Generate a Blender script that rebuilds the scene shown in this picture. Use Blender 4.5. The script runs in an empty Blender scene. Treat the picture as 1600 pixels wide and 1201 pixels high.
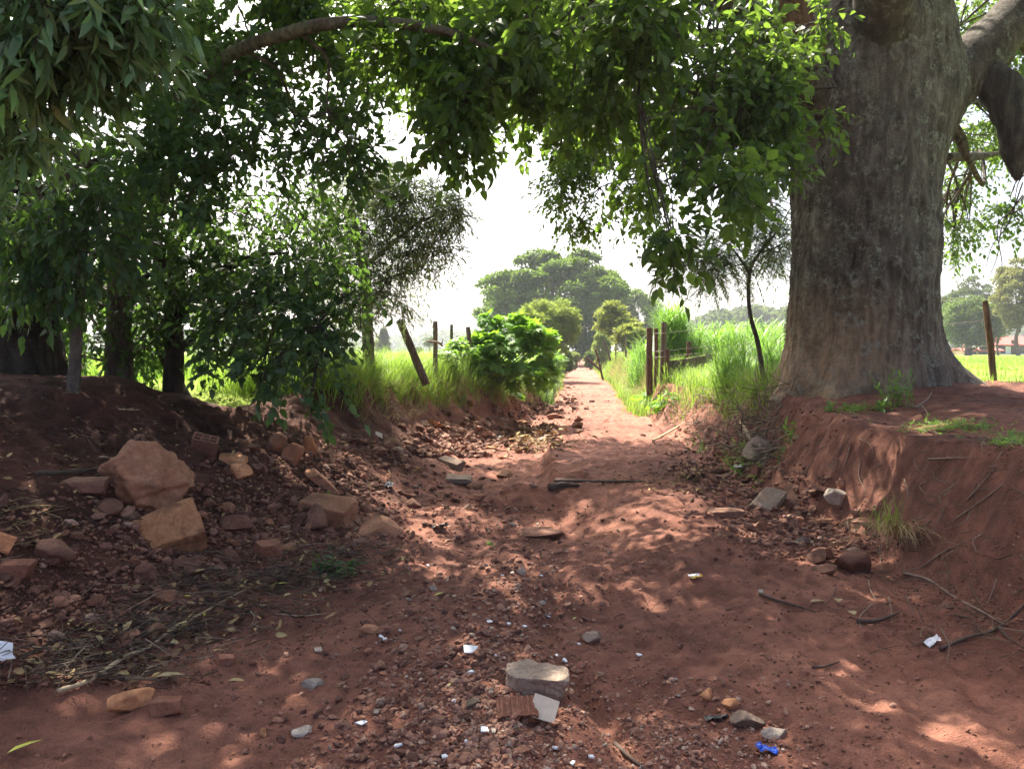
import bpy, math, random
import numpy as np
from math import radians, sin, cos, pi
from mathutils import Vector

scene = bpy.context.scene
COL = scene.collection
R_ = math.radians

# ------------------------------------------------------------------ camera, sky, sun, exposure
F = 1200.0                     # focal length in pixels of the 1600 px wide photograph
EYE = 1.6
PITCH = math.atan(52.5 / F)
cam_data = bpy.data.cameras.new('camera')
cam_data.sensor_width = 36.0
cam_data.lens = 36.0 * F / 1600.0
cam_data.clip_start = 0.05
cam_data.clip_end = 6000
cam = bpy.data.objects.new('camera', cam_data)
COL.objects.link(cam)
cam.location = (0, 0, EYE)
cam.rotation_euler = (pi / 2 - PITCH, 0, 0)
scene.camera = cam

SUN_AZ, SUN_EL = R_(-22), R_(54)       # azimuth from +Y towards +X
SDIR = Vector((sin(SUN_AZ) * cos(SUN_EL), cos(SUN_AZ) * cos(SUN_EL), sin(SUN_EL)))
world = bpy.data.worlds.new('World')
scene.world = world
world.use_nodes = True
wn = world.node_tree
wn.nodes.clear()
sky = wn.nodes.new('ShaderNodeTexSky')
sky.sky_type = 'NISHITA'
sky.sun_disc = False
sky.sun_elevation = SUN_EL
sky.sun_rotation = SUN_AZ
sky.dust_density = 7.0
sky.air_density = 0.6
sky.ozone_density = 1.0
bg = wn.nodes.new('ShaderNodeBackground')
bg.inputs['Strength'].default_value = 0.13
wo = wn.nodes.new('ShaderNodeOutputWorld')
wn.links.new(sky.outputs[0], bg.inputs[0])
wn.links.new(bg.outputs[0], wo.inputs['Surface'])

sun_data = bpy.data.lights.new('sun', 'SUN')
sun_data.energy = 5.0
sun_data.angle = R_(0.55)
sun_data.color = (1.0, 0.92, 0.78)
sun = bpy.data.objects.new('sun', sun_data)
COL.objects.link(sun)
sun.rotation_euler = SDIR.to_track_quat('Z', 'Y').to_euler()
sun.location = SDIR * 60

scene.view_settings.view_transform = 'Standard'
scene.view_settings.look = 'None'
scene.view_settings.gamma = 1.0
scene.view_settings.exposure = 2.0

cy = scene.cycles
cy.use_denoising = True
cy.max_bounces = 7
cy.diffuse_bounces = 4
cy.glossy_bounces = 2
cy.transmission_bounces = 4
cy.transparent_max_bounces = 6
cy.volume_bounces = 0
cy.sample_clamp_indirect = 6.0
cy.caustics_reflective = False
cy.caustics_refractive = False

# ------------------------------------------------------------------ numeric helpers
def rng(seed):
    return np.random.default_rng(seed)

def _hash(ix, iy, iz):
    n = (ix.astype(np.int64) * 374761393 + iy.astype(np.int64) * 668265263 + iz.astype(np.int64) * 1274126177) & 0xFFFFFFFF
    n = ((n ^ (n >> 13)) * 1274126177) & 0xFFFFFFFF
    n = ((n ^ (n >> 16)) * 2246822519) & 0xFFFFFFFF
    return ((n ^ (n >> 15)) & 0xFFFFFF) / float(0xFFFFFF)

def vn(x, y, z=0.0):
    """value noise, 0..1"""
    x = np.asarray(x, float); y = np.asarray(y, float); z = np.asarray(z, float) + 0 * x
    ix, iy, iz = np.floor(x), np.floor(y), np.floor(z)
    fx, fy, fz = x - ix, y - iy, z - iz
    fx = fx * fx * fx * (fx * (fx * 6 - 15) + 10)
    fy = fy * fy * fy * (fy * (fy * 6 - 15) + 10)
    fz = fz * fz * fz * (fz * (fz * 6 - 15) + 10)
    def c(a, b, d): return _hash(ix + a, iy + b, iz + d)
    x00 = c(0, 0, 0) * (1 - fx) + c(1, 0, 0) * fx
    x10 = c(0, 1, 0) * (1 - fx) + c(1, 1, 0) * fx
    x01 = c(0, 0, 1) * (1 - fx) + c(1, 0, 1) * fx
    x11 = c(0, 1, 1) * (1 - fx) + c(1, 1, 1) * fx
    return (x00 * (1 - fy) + x10 * fy) * (1 - fz) + (x01 * (1 - fy) + x11 * fy) * fz

def vn2(x, y):
    ix, iy = np.floor(x), np.floor(y)
    fx, fy = x - ix, y - iy
    fx = fx * fx * fx * (fx * (fx * 6 - 15) + 10)
    fy = fy * fy * fy * (fy * (fy * 6 - 15) + 10)
    z = np.zeros_like(ix)
    def c(a, b): return _hash(ix + a, iy + b, z)
    return (c(0, 0) * (1 - fx) + c(1, 0) * fx) * (1 - fy) + (c(0, 1) * (1 - fx) + c(1, 1) * fx) * fy

def fbm2(x, y, o=4, g=0.5):
    """-1..1"""
    s = 0; a = 1; t = 0
    for i in range(o):
        s = s + a * (vn2(x * 2 ** i + 17.3 * i, y * 2 ** i - 9.1 * i) * 2 - 1); t += a; a *= g
    return s / t

def fbm3(x, y, z, o=4, g=0.5):
    s = 0; a = 1; t = 0
    for i in range(o):
        k = 2 ** i
        s = s + a * (vn(x * k + 7.7 * i, y * k - 3.1 * i, z * k + 5.5 * i) * 2 - 1); t += a; a *= g
    return s / t

def sstep(a, b, x):
    t = np.clip((x - a) / (b - a), 0, 1)
    return t * t * (3 - 2 * t)

def nrm(v):
    return v / np.maximum(np.linalg.norm(v, axis=-1, keepdims=True), 1e-9)

def ray(u, v):
    """world direction of a photograph pixel, scaled so that y == 1"""
    a, b = (u - 800) / F, (600.5 - v) / F
    d = np.array([a, cos(PITCH) + b * sin(PITCH), -sin(PITCH) + b * cos(PITCH)])
    return d / d[1]

def P(u, v, dist):
    return np.array([0, 0, EYE]) + ray(u, v) * dist

# ------------------------------------------------------------------ the lie of the land
YK = [-40, 0, 4, 6, 8, 9.5, 11, 13, 17, 21, 30, 90, 200]
LK = [-2.6, -2.2, -1.75, -1.3, -1.0, -.85, -.85, -.8, .25, .95, 1.8, 6.6, 16.0]
MK = [-3.6, -3.3, -2.9, -2.6, -2.4, -2.2, -2.0, -1.55, -.15, .6, 1.5, 6.3, 15.6]
HMK = [.6, .6, .62, .62, .56, .52, .5, .52, .5, .4, .28, .2, .2]
TK = [-5.0, -4.7, -4.4, -4.2, -4.0, -3.3, -2.65, -2.2, -.65, .2, 1.1, 5.9, 15.2]
HTK = [1.3, 1.3, 1.3, 1.3, 1.26, .86, 1.15, 1.15, 1.05, 1.0, .95, .9, .9]
RK = [2.8, 2.75, 2.7, 2.5, 2.5, 2.5, 2.5, 2.6, 3.0, 3.4, 4.3, 9.2, 19.0]
RMK = [3.05, 3.0, 2.98, 2.85, 2.85, 2.9, 2.95, 3.1, 3.3, 3.7, 4.6, 9.5, 19.3]
RTK = [3.4, 3.35, 3.25, 3.25, 3.3, 3.4, 3.6, 3.7, 3.6, 4.0, 5.0, 9.9, 19.7]
RHT = [1.0, 1.0, .98, .93, .92, .98, 1.0, .9, .82, .88, .9, .9, .9]
SX = [-.9, -.3, .45, .5, 1.0, 1.7, 2.2]      # edge of the harder, higher part of the path
SY = [7.0, 7.75, 8.6, 11.2, 12.8, 14.6, 17.0]

def profile(y):
    g = lambda k: np.interp(y, YK, k)
    return g(LK), g(MK), g(HMK), g(TK), g(HTK), g(RK), g(RMK), g(RTK), g(RHT)

def H(x, y):
    x = np.asarray(x, float); y = np.asarray(y, float)
    L, M, hm, T, ht, R, RM, RT, rh = profile(y)
    wob = 0.22 * fbm2(y * .9 + 3, x * .5, 3) * sstep(120, 20, y)
    xl = x + wob; xr = x + 0.7 * wob
    z = np.zeros_like(x + y)
    # left side
    t1 = np.clip((L - xl) / (L - M), 0, 1); t2 = np.clip((M - xl) / (M - T), 0, 1); t3 = np.clip((T - xl) / 4.0, 0, 1)
    hf = 1.12 + 0 * x
    z = z + hm * (t1 * t1 * .5 + t1 * .5) + (ht - hm) * (t2 * (1 - .5 * sstep(8, 11, y)) + .5 * sstep(8, 11, y) * sstep(0, .75, t2)) + (hf - ht) * sstep(0, 1, t3)
    # right side
    r1 = np.clip((xr - R) / (RM - R), 0, 1); r2 = np.clip((xr - RM) / (RT - RM), 0, 1); r3 = np.clip((xr - RT) / 2.2, 0, 1)
    z = z + .32 * r1 * r1 + (rh - .32) * sstep(0, 1, r2) ** .8 + (1.1 - rh) * sstep(0, 1, r3)
    side = np.maximum(np.maximum(t1, t2), np.maximum(r1, r2))
    face = np.maximum(4 * t2 * (1 - t2), 4 * r2 * (1 - r2))
    top = np.maximum(sstep(.7, 1, t2), sstep(.7, 1, r2))
    far = sstep(60, 18, y)
    inpath = 1 - np.clip(side * 3, 0, 1)
    # path surface
    z = z + inpath * (.075 * fbm2(x * .7, y * .45 + 5, 3) * far + .035 * fbm2(x * 2.3 + 9, y * 1.7, 4))
    n2 = fbm2(x * 6.5 + 40, y * 3.5, 4)
    z = z + inpath * (.036 * n2 + .016 * np.abs(fbm2(x * 4.1 + 70, y * 2.6, 3)) * 2 + .020 * fbm2(x * 24, y * 17, 3) * sstep(16, 6, y))
    # the raised hard slab of path with its broken edge, and the washed-out channel on its left
    sx = np.interp(y, SY, SX) + .16 * fbm2(y * 1.8, x * .6 + 3, 4)
    w_ = .35 + 3.2 * sstep(.3, 1.3, x)
    on = sstep(7.75 - w_, 8.0, y + .15 * fbm2(x * 3, y * 2, 3)) * sstep(20, 15, y)
    z = z + inpath * on * (.17 * sstep(-.10, .10, x - sx + .10 * fbm2(x * 5, y * 5, 3)) - .10 * sstep(.1, -.7, x - sx))
    # the hollow under the plank
    d2 = ((x - .5) / .34) ** 2 + ((y - 8.45) / .22) ** 2
    z = z - .22 * np.exp(-d2 * 1.4)
    # small rill running to the camera
    rx = np.interp(y, [1, 2.7, 3.3, 3.9, 4.4, 5.2, 6.4], [.75, .55, .40, .22, .2, .33, .4])
    z = z - .055 * np.exp(-((x - rx - .03 * fbm2(y * 5, x, 2)) / .06) ** 2) * sstep(6.6, 5.0, y)
    z = z - .04 * sstep(.45, .1, np.abs(x - rx - .15)) * sstep(5.6, 4.0, y)
    # central rubble ridge and the soft wheel-track hump
    z = z + .06 * np.exp(-((x + .05) / .35) ** 2) * sstep(6.5, 5.3, y) * inpath
    z = z + .05 * np.exp(-((x - 1.5) / .5) ** 2) * sstep(12, 7, y) * inpath
    # banks
    nb = fbm2(x * 1.6 + 31, y * 1.6, 4)
    z = z + np.clip(side, 0, 1) * (1 - .6 * top) * (.11 * nb) * far
    z = z + np.clip(side * 2, 0, 1) * (1 - .55 * top) * (.06 * fbm2(x * 6 + 11, y * 6, 4) + .028 * fbm2(x * 21, y * 21, 3) * sstep(16, 8, y))
    z = z + face * .13 * fbm2(y * 4.2 + 8, x * 1.3, 4) + face * .05 * fbm2(y * 12, x * 5 + 2, 3) * sstep(40, 14, y)
    # mound of soil under the left trees, foot of the great tree
    z = z + .10 * np.exp(-((x + 5.2) / 1.6) ** 2 - ((y - 7.6) / 1.6) ** 2)
    z = z + .14 * np.exp(-((x - 4.4) / 1.7) ** 2 - ((y - 9.4) / 1.5) ** 2)
    # far ground
    z = z + sstep(80, 600, y) * .6 * fbm2(x * .01, y * .01, 2)
    z = z - 0.012 * np.maximum(0, np.abs(x) - 60) * sstep(0, 60, np.abs(x) - 60) * 0
    return z

_T = np.concatenate([np.linspace(2.2, 14, 700), np.linspace(14.05, 60, 500), np.geomspace(60.5, 1200, 300)])
def G(u, v):
    """where the photograph's pixel meets the ground"""
    d = ray(u, v)
    x = d[0] * _T; z = EYE + d[2] * _T
    h = H(x, _T)
    k = np.argmax(z < h)
    t = _T[k] if (z < h).any() else _T[-1]
    return np.array([d[0] * t, t, float(h[k])])

def hz(x, y):
    return float(H(np.array([x]), np.array([y]))[0])

# ------------------------------------------------------------------ mesh helpers
def mesh(name, V, faces, mats, smooth=True, attr=None):
    """faces: list of (n,k) arrays"""
    V = np.asarray(V, np.float32)
    me = bpy.data.meshes.new(name)
    me.vertices.add(len(V))
    me.vertices.foreach_set('co', V.ravel())
    faces = [np.asarray(f, np.int32) for f in faces if len(f)]
    loops = np.concatenate([f.ravel() for f in faces])
    counts = np.concatenate([np.full(len(f), f.shape[1], np.int32) for f in faces])
    starts = np.concatenate([[0], np.cumsum(counts)[:-1]]).astype(np.int32)
    me.loops.add(len(loops))
    me.loops.foreach_set('vertex_index', loops)
    me.polygons.add(len(counts))
    me.polygons.foreach_set('loop_start', starts)
    me.polygons.foreach_set('loop_total', counts)
    me.polygons.foreach_set('use_smooth', np.full(len(counts), smooth, bool))
    me.update(calc_edges=True)
    me.validate()
    for m in (mats if isinstance(mats, (list, tuple)) else [mats]):
        me.materials.append(m)
    return me

def obj(name, me, parent=None, loc=None, rot=None):
    o = bpy.data.objects.new(name, me)
    COL.objects.link(o)
    if parent is not None: o.parent = parent
    if loc is not None: o.location = [float(c) for c in loc]
    if rot is not None: o.rotation_euler = rot
    return o

def tag(o, label=None, cat=None, group=None, kind=None):
    if label: o['label'] = label
    if cat: o['category'] = cat
    if group: o['group'] = group
    if kind: o['kind'] = kind
    return o

def thing(name, loc, label, cat, group=None):
    return tag(obj(name, None, None, loc), label, cat, group)

class Geo:
    """collects vertices and faces for one mesh"""
    def __init__(s): s.v = []; s.f = []; s.n = 0
    def add(s, V, faces):
        s.v.append(np.asarray(V, float))
        for f in faces:
            if len(f): s.f.append(np.asarray(f, np.int64) + s.n)
        s.n += len(V)
    def build(s, name, mat, parent=None, origin=None, smooth=True):
        V = np.concatenate(s.v)
        if origin is not None: V = V - np.asarray(origin)
        byk = {}
        for f in s.f: byk.setdefault(f.shape[1], []).append(f)
        me = mesh(name, V, [np.concatenate(a) for a in byk.values()], mat, smooth)
        return obj(name, me, parent, None if (origin is None or parent is not None) else origin)

def catmull(pts, n):
    pts = np.asarray(pts, float)
    if len(pts) == 2:
        t = np.linspace(0, 1, n)[:, None]
        return pts[0] * (1 - t) + pts[1] * t
    p = np.vstack([2 * pts[0] - pts[1], pts, 2 * pts[-1] - pts[-2]])
    u = np.linspace(0, len(pts) - 1 - 1e-6, n)
    i = u.astype(int); t = (u - i)[:, None]
    a, b, c, d = p[i], p[i + 1], p[i + 2], p[i + 3]
    return .5 * (2 * b + (c - a) * t + (2 * a - 5 * b + 4 * c - d) * t * t + (3 * b - a - 3 * c + d) * t ** 3)

def tube(g, pts, rad, n=8, seg=None, rough=0.0, cap=True, seed=0, rfreq=6.0):
    seg = seg or max(3, (len(pts) - 1) * 6 + 1)
    c = catmull(pts, seg)
    r = np.interp(np.linspace(0, 1, seg), np.linspace(0, 1, len(rad)), rad)
    tn = nrm(np.gradient(c, axis=0))
    ref = np.array([0, 0, 1.0]) if abs(tn[0][2]) < .9 else np.array([1.0, 0, 0])
    V = []
    a = nrm(np.cross(tn[0], ref))
    th = np.linspace(0, 2 * pi, n, endpoint=False)
    for i in range(seg):
        a = nrm(a - tn[i] * np.dot(a, tn[i])); b = np.cross(tn[i], a)
        V.append(c[i] + r[i] * (np.cos(th)[:, None] * a + np.sin(th)[:, None] * b))
    V = np.concatenate(V)
    if rough:
        cc = np.repeat(c, n, axis=0); rr = np.repeat(r, n)
        k = fbm3(V[:, 0] * rfreq + seed, V[:, 1] * rfreq, V[:, 2] * rfreq * .5, 3)
        V = cc + (V - cc) * (1 + rough * k)[:, None]
    i = np.arange(seg - 1)[:, None] * n; j = np.arange(n)[None, :]; j2 = (j + 1) % n
    q = np.stack([i + j, i + j2, i + n + j2, i + n + j], -1).reshape(-1, 4)
    fs = [q]
    if cap:
        V = np.vstack([V, c[0], c[-1]])
        k = len(V)
        jj = np.arange(n); kk = (jj + 1) % n
        fs.append(np.stack([np.full(n, k - 2), kk, jj], -1))
        fs.append(np.stack([np.full(n, k - 1), (seg - 1) * n + jj, (seg - 1) * n + kk], -1))
    g.add(V, fs)

def box_geo(g, size, mat4=None, inset=0):
    sx, sy, sz = size[0] / 2, size[1] / 2, size[2] / 2
    V = np.array([[x, y, z] for x in (-sx, sx) for y in (-sy, sy) for z in (-sz, sz)], float)
    q = np.array([[0, 1, 3, 2], [4, 6, 7, 5], [0, 4, 5, 1], [2, 3, 7, 6], [0, 2, 6, 4], [1, 5, 7, 3]])
    if mat4 is not None: V = mat4(V)
    g.add(V, [q])

# leaf made of eight points folded along the midrib, drooping towards the tip
LT = np.array([[0, 0, 0], [-1, .28, 0], [0, .28, 0], [1, .28, 0], [-.82, .64, 0], [0, .64, 0], [.82, .64, 0], [0, 1, 0]], float)
LTRI = np.array([[0, 2, 1], [0, 3, 2], [4, 5, 7], [5, 6, 7]])
LQ = np.array([[1, 2, 5, 4], [2, 3, 6, 5]])
def leaf_geo(g, base, d, up, length, width, curl=.25, fold=.25):
    N = len(base)
    d = nrm(d); s = nrm(np.cross(d, up)); u = np.cross(s, d)
    length = np.broadcast_to(length, N); width = np.broadcast_to(width, N); curl = np.broadcast_to(curl, N)
    tx = LT[:, 0][None] * (width / 2)[:, None]; ty = LT[:, 1][None] * length[:, None]
    tz = np.abs(tx) * fold - (curl * length)[:, None] * (LT[:, 1] ** 2)[None]
    V = base[:, None] + tx[..., None] * s[:, None] + ty[..., None] * d[:, None] + tz[..., None] * u[:, None]
    o = (np.arange(N) * 8)[:, None, None]
    g.add(V.reshape(-1, 3), [(LTRI[None] + o).reshape(-1, 3), (LQ[None] + o).reshape(-1, 4)])

def diamond_geo(g, base, d, up, length, width):
    N = len(base)
    d = nrm(d); s = nrm(np.cross(d, up)); u = np.cross(s, d)
    length = np.broadcast_to(length, N)[:, None]; width = np.broadcast_to(width, N)[:, None]
    V = np.stack([base, base + d * length * .5 - s * width / 2 + u * width * .15, base + d * length - u * length * .15,
                  base + d * length * .5 + s * width / 2 + u * width * .15], 1)
    o = (np.arange(N) * 4)[:, None, None]
    g.add(V.reshape(-1, 3), [(np.array([[0, 1, 2], [0, 2, 3]])[None] + o).reshape(-1, 3)])

def thin_tubes(g, a, b, c, r0, r1):
    """three-sided twigs through points a-b-c, vectorised"""
    N = len(a)
    ax = nrm(c - a); ref = np.where(np.abs(ax[:, 2:3]) < .9, np.array([[0, 0, 1.]]), np.array([[1., 0, 0]]))
    p = nrm(np.cross(ax, ref)); q = np.cross(ax, p)
    rings = []
    for pt, r in ((a, r0), (b, (np.asarray(r0) + r1) / 2), (c, r1)):
        r = np.broadcast_to(r, N)[:, None]
        for k in range(3):
            rings.append(pt + r * (cos(2.094 * k) * p + sin(2.094 * k) * q))
    V = np.stack(rings, 1)
    f = np.array([[i * 3 + k, i * 3 + (k + 1) % 3, i * 3 + 3 + (k + 1) % 3, i * 3 + 3 + k] for i in range(2) for k in range(3)])
    o = (np.arange(N) * 9)[:, None, None]
    g.add(V.reshape(-1, 3), [(f[None] + o).reshape(-1, 4)])

def sprays(lg, tg, pos, d, L, nl, leafL, leafW, r, droop=.3, spread=.9, fall=.5, curl=.25, twig=.004, jit=.35):
    """leafy twigs: nl alternate leaves along each twig"""
    N = len(pos)
    d = nrm(d); L = np.broadcast_to(L, N)
    side = nrm(np.cross(d, np.array([0, 0, 1.0]) + .01))
    down = np.array([0, 0, -1.0])
    def at(t): return pos + d * (L * t)[:, None] + down * (droop * L * t * t)[:, None]
    if tg is not None:
        thin_tubes(tg, at(np.zeros(N)), at(np.full(N, .5)), at(np.full(N, 1.)), twig, twig * .4)
    for k in range(nl):
        t = np.clip((k + .6 + r.uniform(-.3, .3, N)) / nl, 0, 1)
        b = at(t)
        sg = (1 if k % 2 else -1) * r.uniform(.5, 1.1, N)
        last = (k == nl - 1)
        ld = d * (1.0 if last else .55) + side * (0 if last else (sg * spread)[:, None]) + down * (fall * r.uniform(.3, 1.4, N))[:, None] + r.normal(0, jit, (N, 3))
        up = np.array([0, 0, 1.0]) + r.normal(0, jit * 1.2, (N, 3))
        sc = r.uniform(.45, 1.25, N)
        leaf_geo(lg, b, ld, up, leafL * sc, leafW * sc * r.uniform(.85, 1.15, N), curl)

def blades(g, base, head, length, width, bend, nseg=4, lean=.25, fold=0):
    """grass blades: head = heading angle, bend = how far the tip falls over"""
    N = len(base)
    length = np.broadcast_to(length, N); width = np.broadcast_to(width, N); bend = np.broadcast_to(bend, N)
    lean = np.broadcast_to(lean, N)
    hd = np.stack([np.cos(head), np.sin(head), 0 * head], -1)
    sd = np.stack([-np.sin(head), np.cos(head), 0 * head], -1)
    ang = lean.copy() * 1.0
    p = base.copy()
    rows = []
    for i in range(nseg + 1):
        t = i / nseg
        w = width * (1 - t ** 1.6) * .5 * (0.55 + .45 * min(1, t * 4)) + 1e-4
        rows += [p - sd * w[:, None], p + sd * w[:, None]]
        ang = lean + bend * t ** 1.3
        step = (length / nseg)[:, None]
        p = p + step * (hd * np.sin(ang)[:, None] + np.array([0, 0, 1.0]) * np.cos(ang)[:, None])
    V = np.stack(rows, 1)
    f = np.array([[2 * i, 2 * i + 1, 2 * i + 3, 2 * i + 2] for i in range(nseg)])
    o = (np.arange(N) * 2 * (nseg + 1))[:, None, None]
    g.add(V.reshape(-1, 3), [(f[None] + o).reshape(-1, 4)])

def ico(sub):
    import bmesh
    bm = bmesh.new()
    bmesh.ops.create_icosphere(bm, subdivisions=sub, radius=1)
    V = np.array([v.co[:] for v in bm.verts]); Fc = np.array([[v.index for v in f.verts] for f in bm.faces])
    bm.free()
    return V, Fc
ICO = {k: ico(k) for k in (1, 2, 3, 4, 5)}

def rock_verts(size, seed, sub=4, planes=9, cut=.62, rough=.06, boxy=False, fine=.02):
    r = rng(seed)
    V, Fc = ICO[sub]
    V = V.copy() * 1.25
    nn = nrm(r.normal(size=(planes, 3)))
    dd = r.uniform(cut, cut + .28, planes)
    if boxy:
        bx = np.array([[1, 0, 0], [-1, 0, 0], [0, 1, 0], [0, -1, 0], [0, 0, 1], [0, 0, -1]], float) + r.normal(0, .10, (6, 3))
        nn = np.vstack([nrm(bx), nn]); dd = np.concatenate([np.full(6, .70), dd + .22])
    for n_, d_ in zip(nn, dd):
        k = V @ n_
        V = V - np.outer(np.maximum(0, k - d_), n_)
    dirn = nrm(V)
    V = V + dirn * (rough * fbm3(V[:, 0] * 2 + seed, V[:, 1] * 2, V[:, 2] * 2, 3) + fine * fbm3(V[:, 0] * 8 + seed, V[:, 1] * 8, V[:, 2] * 8, 3))[:, None]
    return V * np.asarray(size) / 2 / .85, Fc

# ------------------------------------------------------------------ materials
def mat_new(name):
    m = bpy.data.materials.new(name)
    m.use_nodes = True
    m.node_tree.nodes.clear()
    return m, m.node_tree

def N_(nt, t, **kw):
    n = nt.nodes.new(t)
    for k, v in kw.items():
        if k.startswith('i_'):
            key = k[2:]
            n.inputs[int(key) if key.isdigit() else key].default_value = v
        else: setattr(n, k, v)
    return n

def ramp(nt, src, stops):
    n = nt.nodes.new('ShaderNodeValToRGB')
    e = n.color_ramp.elements
    while len(e) < len(stops): e.new(.5)
    for el, (p, c) in zip(e, stops):
        el.position = p; el.color = (*c, 1) if len(c) == 3 else c
    nt.links.new(src, n.inputs[0])
    return n

def noise(nt, vec, scale, detail=5, rough=.55, dist=0.0):
    n = N_(nt, 'ShaderNodeTexNoise')
    n.inputs['Scale'].default_value = scale; n.inputs['Detail'].default_value = detail
    n.inputs['Roughness'].default_value = rough; n.inputs['Distortion'].default_value = dist
    if vec is not None: nt.links.new(vec, n.inputs['Vector'])
    return n

def mixc(nt, fac, a, b, mode='MIX'):
    n = N_(nt, 'ShaderNodeMix', data_type='RGBA', blend_type=mode)
    for s, v in ((0, fac), (6, a), (7, b)):
        if hasattr(v, 'is_linked') or hasattr(v, 'links'): nt.links.new(v, n.inputs[s])
        else: n.inputs[s].default_value = v if not isinstance(v, tuple) or len(v) == 4 else (*v, 1)
    return n.outputs[2]

def coords(nt, obj_space=True, scale=None):
    tc = N_(nt, 'ShaderNodeTexCoord')
    o = tc.outputs['Object']
    if scale:
        mp = N_(nt, 'ShaderNodeMapping'); mp.inputs['Scale'].default_value = scale
        nt.links.new(o, mp.inputs['Vector']); o = mp.outputs[0]
    return o

def finish(nt, color, rough=.9, bump=None, bstr=.5, bdist=.02, spec=.3):
    b = N_(nt, 'ShaderNodeBsdfPrincipled')
    if isinstance(color, tuple): b.inputs['Base Color'].default_value = (*color, 1)
    else: nt.links.new(color, b.inputs['Base Color'])
    if isinstance(rough, (int, float)): b.inputs['Roughness'].default_value = rough
    else: nt.links.new(rough, b.inputs['Roughness'])
    b.inputs['Specular IOR Level'].default_value = spec
    if bump is not None:
        bn = N_(nt, 'ShaderNodeBump'); bn.inputs['Strength'].default_value = bstr; bn.inputs['Distance'].default_value = bdist
        nt.links.new(bump, bn.inputs['Height']); nt.links.new(bn.outputs[0], b.inputs['Normal'])
    o = N_(nt, 'ShaderNodeOutputMaterial')
    nt.links.new(b.outputs[0], o.inputs['Surface'])
    return b

def soil_mat(name, dry, humus, peb=.5, rough=.95, grit=120):
    m, nt = mat_new(name)
    v = coords(nt)
    n1 = noise(nt, v, .9, 6, .6, .3)
    n2 = noise(nt, v, 7, 6, .65)
    n3 = noise(nt, v, grit, 3, .7)
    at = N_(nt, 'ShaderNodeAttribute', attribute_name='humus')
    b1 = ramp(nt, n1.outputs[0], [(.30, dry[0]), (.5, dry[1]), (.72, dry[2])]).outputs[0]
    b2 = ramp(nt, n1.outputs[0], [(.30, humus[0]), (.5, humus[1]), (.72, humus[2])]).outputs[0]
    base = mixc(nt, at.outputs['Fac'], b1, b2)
    f2 = ramp(nt, n2.outputs[0], [(.35, (.50, .48, .47)), (.62, (1.18, 1.16, 1.14))]).outputs[0]
    base = mixc(nt, .75, base, f2, 'MULTIPLY')
    f3 = ramp(nt, n3.outputs[0], [(.35, (.72, .70, .69)), (.65, (1.2, 1.2, 1.2))]).outputs[0]
    base = mixc(nt, .7, base, f3, 'MULTIPLY')
    vo = N_(nt, 'ShaderNodeTexVoronoi'); vo.inputs['Scale'].default_value = 26
    wv = mixc(nt, .12, v, n2.outputs['Color'])
    nt.links.new(wv, vo.inputs['Vector'])
    pm = ramp(nt, vo.outputs['Distance'], [(.10, (1, 1, 1)), (.22, (0, 0, 0))]).outputs[0]
    vcol = ramp(nt, vo.outputs['Color'], [(.0, (.26, .13, .09)), (.5, (.36, .22, .17)), (1, (.16, .085, .06))]).outputs[0]
    sel = ramp(nt, noise(nt, v, 2.2, 3).outputs[0], [(.45, (0, 0, 0)), (.62, (1, 1, 1))]).outputs[0]
    pf = mixc(nt, 1.0, pm, sel, 'MULTIPLY')
    pf2 = N_(nt, 'ShaderNodeMath', operation='MULTIPLY'); nt.links.new(pf, pf2.inputs[0]); pf2.inputs[1].default_value = peb
    base = mixc(nt, pf2.outputs[0], base, vcol)
    h1 = N_(nt, 'ShaderNodeMath', operation='MULTIPLY_ADD'); nt.links.new(n2.outputs[0], h1.inputs[0]); h1.inputs[1].default_value = 2.0
    nt.links.new(n3.outputs[0], h1.inputs[2])
    h2 = N_(nt, 'ShaderNodeMath', operation='MULTIPLY_ADD'); nt.links.new(pf2.outputs[0], h2.inputs[0]); h2.inputs[1].default_value = .8
    nt.links.new(h1.outputs[0], h2.inputs[2])
    finish(nt, base, rough, h2.outputs[0], .9, .028, .25)
    return m

def leaf_mat(name, c1, c2, trans, tf=.45, rough=.45, spec=.35, patch=1.2):
    m, nt = mat_new(name)
    geo = N_(nt, 'ShaderNodeNewGeometry')
    rp = geo.outputs['Random Per Island']
    v = coords(nt)
    n1 = noise(nt, v, patch, 2)
    ad = N_(nt, 'ShaderNodeMath', operation='MULTIPLY_ADD'); nt.links.new(rp, ad.inputs[0]); ad.inputs[1].default_value = .6
    ad2 = N_(nt, 'ShaderNodeMath', operation='MULTIPLY_ADD'); nt.links.new(n1.outputs[0], ad2.inputs[0]); ad2.inputs[1].default_value = .8; ad2.inputs[2].default_value = -.2
    nt.links.new(ad2.outputs[0], ad.inputs[2])
    col = ramp(nt, ad.outputs[0], [(.15, c1), (.80, c2), (1.0, (min(1, c2[0] * 2.1), min(1, c2[1] * 1.35), c2[2]))]).outputs[0]
    b = N_(nt, 'ShaderNodeBsdfPrincipled')
    nt.links.new(col, b.inputs['Base Color']); b.inputs['Roughness'].default_value = rough
    b.inputs['Specular IOR Level'].default_value = spec
    t = N_(nt, 'ShaderNodeBsdfTranslucent')
    tc = mixc(nt, rp, tuple(c * .75 for c in trans), tuple(c * 1.25 for c in trans))
    nt.links.new(tc, t.inputs['Color'])
    mx = N_(nt, 'ShaderNodeMixShader'); mx.inputs[0].default_value = tf
    nt.links.new(b.outputs[0], mx.inputs[1]); nt.links.new(t.outputs[0], mx.inputs[2])
    o = N_(nt, 'ShaderNodeOutputMaterial'); nt.links.new(mx.outputs[0], o.inputs['Surface'])
    return m

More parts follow.
